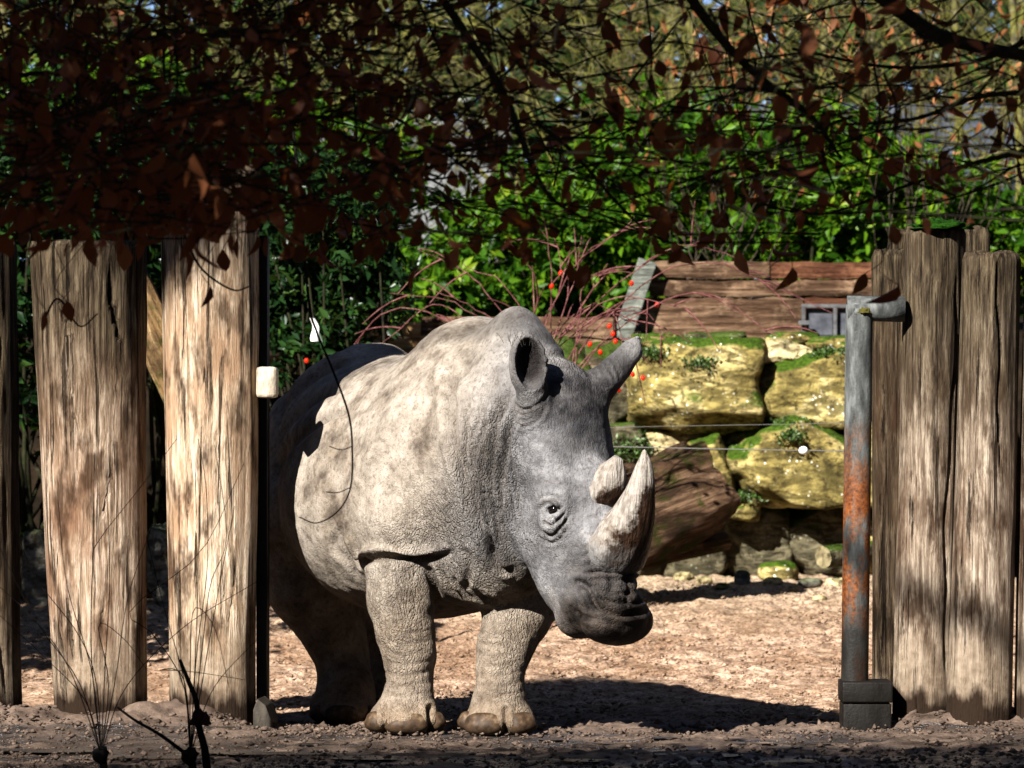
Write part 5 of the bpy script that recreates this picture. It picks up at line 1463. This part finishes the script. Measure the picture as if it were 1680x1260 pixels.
    mb = MB()
    for c in ((-2.2, 12.0, 4.3), (.6, 12.7, 4.1), (-7.4, 8.0, 8.6), (-9.75, 7.9, 12.6), (-4.3, 11.4, 4.6)):
        c = np.array(c); p0 = base + np.array([0, .1, min(10.0, c[2] * .75)]); mb.add(*tube(spline([p0, (p0 + c) / 2 + np.array([0, 0, .2]), c], 12), np.linspace(.06, .015, 12), 7, False))
    mb.build('crown_limbs', BARKD, root, origin=base)['kind'] = 'stuff'
beech()

# ------------------------------------------------------------------ bare shoots in front of the left posts
def shoots(px, py, d, ends, seed, label, r=.0022):
    rng = np.random.default_rng(seed); c = W(px, py, d); base = np.array([c[0], d, gz(c[0], d) - .03]); root = empty('bare_shoots', base, label, 'shrub', 'bare shrubs before the fence')
    mb = MB(); mb.add(*tube(spline([base, (base + c) / 2 + np.array([.01, 0, 0]), c], 6), np.linspace(.012, .016, 6), 8)); mb.build('stem', TWIGD, root, origin=base)
    bm = bmesh.new(); bmesh.ops.create_icosphere(bm, subdivisions=3, radius=.030)
    for v in bm.verts: v.co *= 1 + .4 * mnoise.noise(v.co * 60)
    me = bpy.data.meshes.new('knot'); bm.to_mesh(me); bm.free(); o = link_mesh('knot', me, TWIGD, root); o.location = tuple(c - base)
    for e in ends:
        pts = [c] + [W(x, y, d + rng.normal() * .12) for x, y in e]
        q = spline(pts, 18); mb = MB(); mb.add(*tube(q, np.linspace(r, r * .5, 18), 5, False)); mb.build('shoot', TWIGD, root, origin=base)
shoots(166, 1238, 17.6, [[(150, 1080), (152, 930), (160, 890), (230, 800), (290, 720)], [(150, 1100), (110, 960), (95, 820)], [(178, 1120), (162, 1025), (205, 1050), (240, 1098)], [(110, 1090), (40, 1000), (-40, 930)], [(130, 1120), (60, 1020), (0, 900), (-20, 860)],
       [(190, 1110), (210, 980), (250, 860)], [(172, 1100), (180, 950), (175, 800)], [(140, 1150), (75, 1080), (0, 1010)], [(205, 1130), (300, 1030), (420, 955)], [(158, 1120), (128, 1040), (60, 950), (30, 880)]], 1, 'bare dark shoots fanning up before the thick brown post')
shoots(312, 1240, 17.5, [[(330, 1080), (345, 960), (372, 880), (352, 730)], [(312, 1100), (318, 1000), (352, 1030), (376, 1128)], [(320, 1090), (325, 940), (330, 700)], [(300, 1120), (250, 1040), (215, 1000), (330, 905), (400, 760)], [(300, 1110), (262, 1100), (315, 1102), (400, 1115)],
       [(335, 1100), (360, 960), (385, 830)], [(322, 1080), (340, 930), (338, 800), (325, 720)], [(350, 1130), (430, 1040)], [(305, 1130), (270, 1000), (240, 880)]], 2, 'bare dark shoots fanning up before the tall pale post')
st = empty('broken_stick', W(338, 1262, 17.6) * np.array([1, 1, 0]) + np.array([0, 0, .0]), 'thick dark broken stick with a knobbly joint before the tall pale post', 'stick'); so = np.array(st.location)
mb = MB(); mb.add(*tube(spline([W(342, 1285, 17.6), W(336, 1230, 17.6), W(326, 1190, 17.6), W(322, 1150, 17.6), W(308, 1115, 17.6), W(295, 1082, 17.6)], 20), np.linspace(.016, .006, 20), 8)); mb.build('stem', TWIGD, st, origin=so)
t = NT('red_brown_bud'); BUD = t.done((.09, .03, .018), .6)
o = cushion('joint', W(328, 1186, 17.58) - so, .034, .03, .04, 4.4, st, BUD)
mb = MB(); q = spline([W(312, 1242, 17.55), W(262, 1205, 17.5), W(222, 1182, 17.5), W(192, 1160, 17.5)], 14); mb.add(*tube(q - so, np.linspace(.008, .004, 14), 6)); mb.build('side_branch', TWIGD, st)
# thin twig drooping before the rhino's flank
dt = empty('drooping_twig', W(500, 300, 16.5), 'thin bare twig curving down across the rhino\'s flank', 'twig'); do = np.array(dt.location); dd = 16.5
mb = MB(); mb.add(*tube(spline([W(430, -200, dd), W(480, 200, dd), W(505, 480, dd), W(520, 545, dd), W(545, 605, dd), W(572, 680, dd), W(578, 740, dd), W(575, 800, dd), W(555, 838, dd), W(520, 858, dd), W(490, 848, dd)], 60), np.linspace(.006, .0022, 60), 6, False)); mb.build('twig', TWIGD, dt, origin=do)
for pts in (([(578, 732), (560, 738), (540, 732)]), ([(574, 800), (555, 808), (535, 807)])):
    mb = MB(); mb.add(*tube(spline([W(x, y, dd) for x, y in pts], 8), .0018, 5, False)); mb.build('side_twig', TWIGD, dt, origin=do)
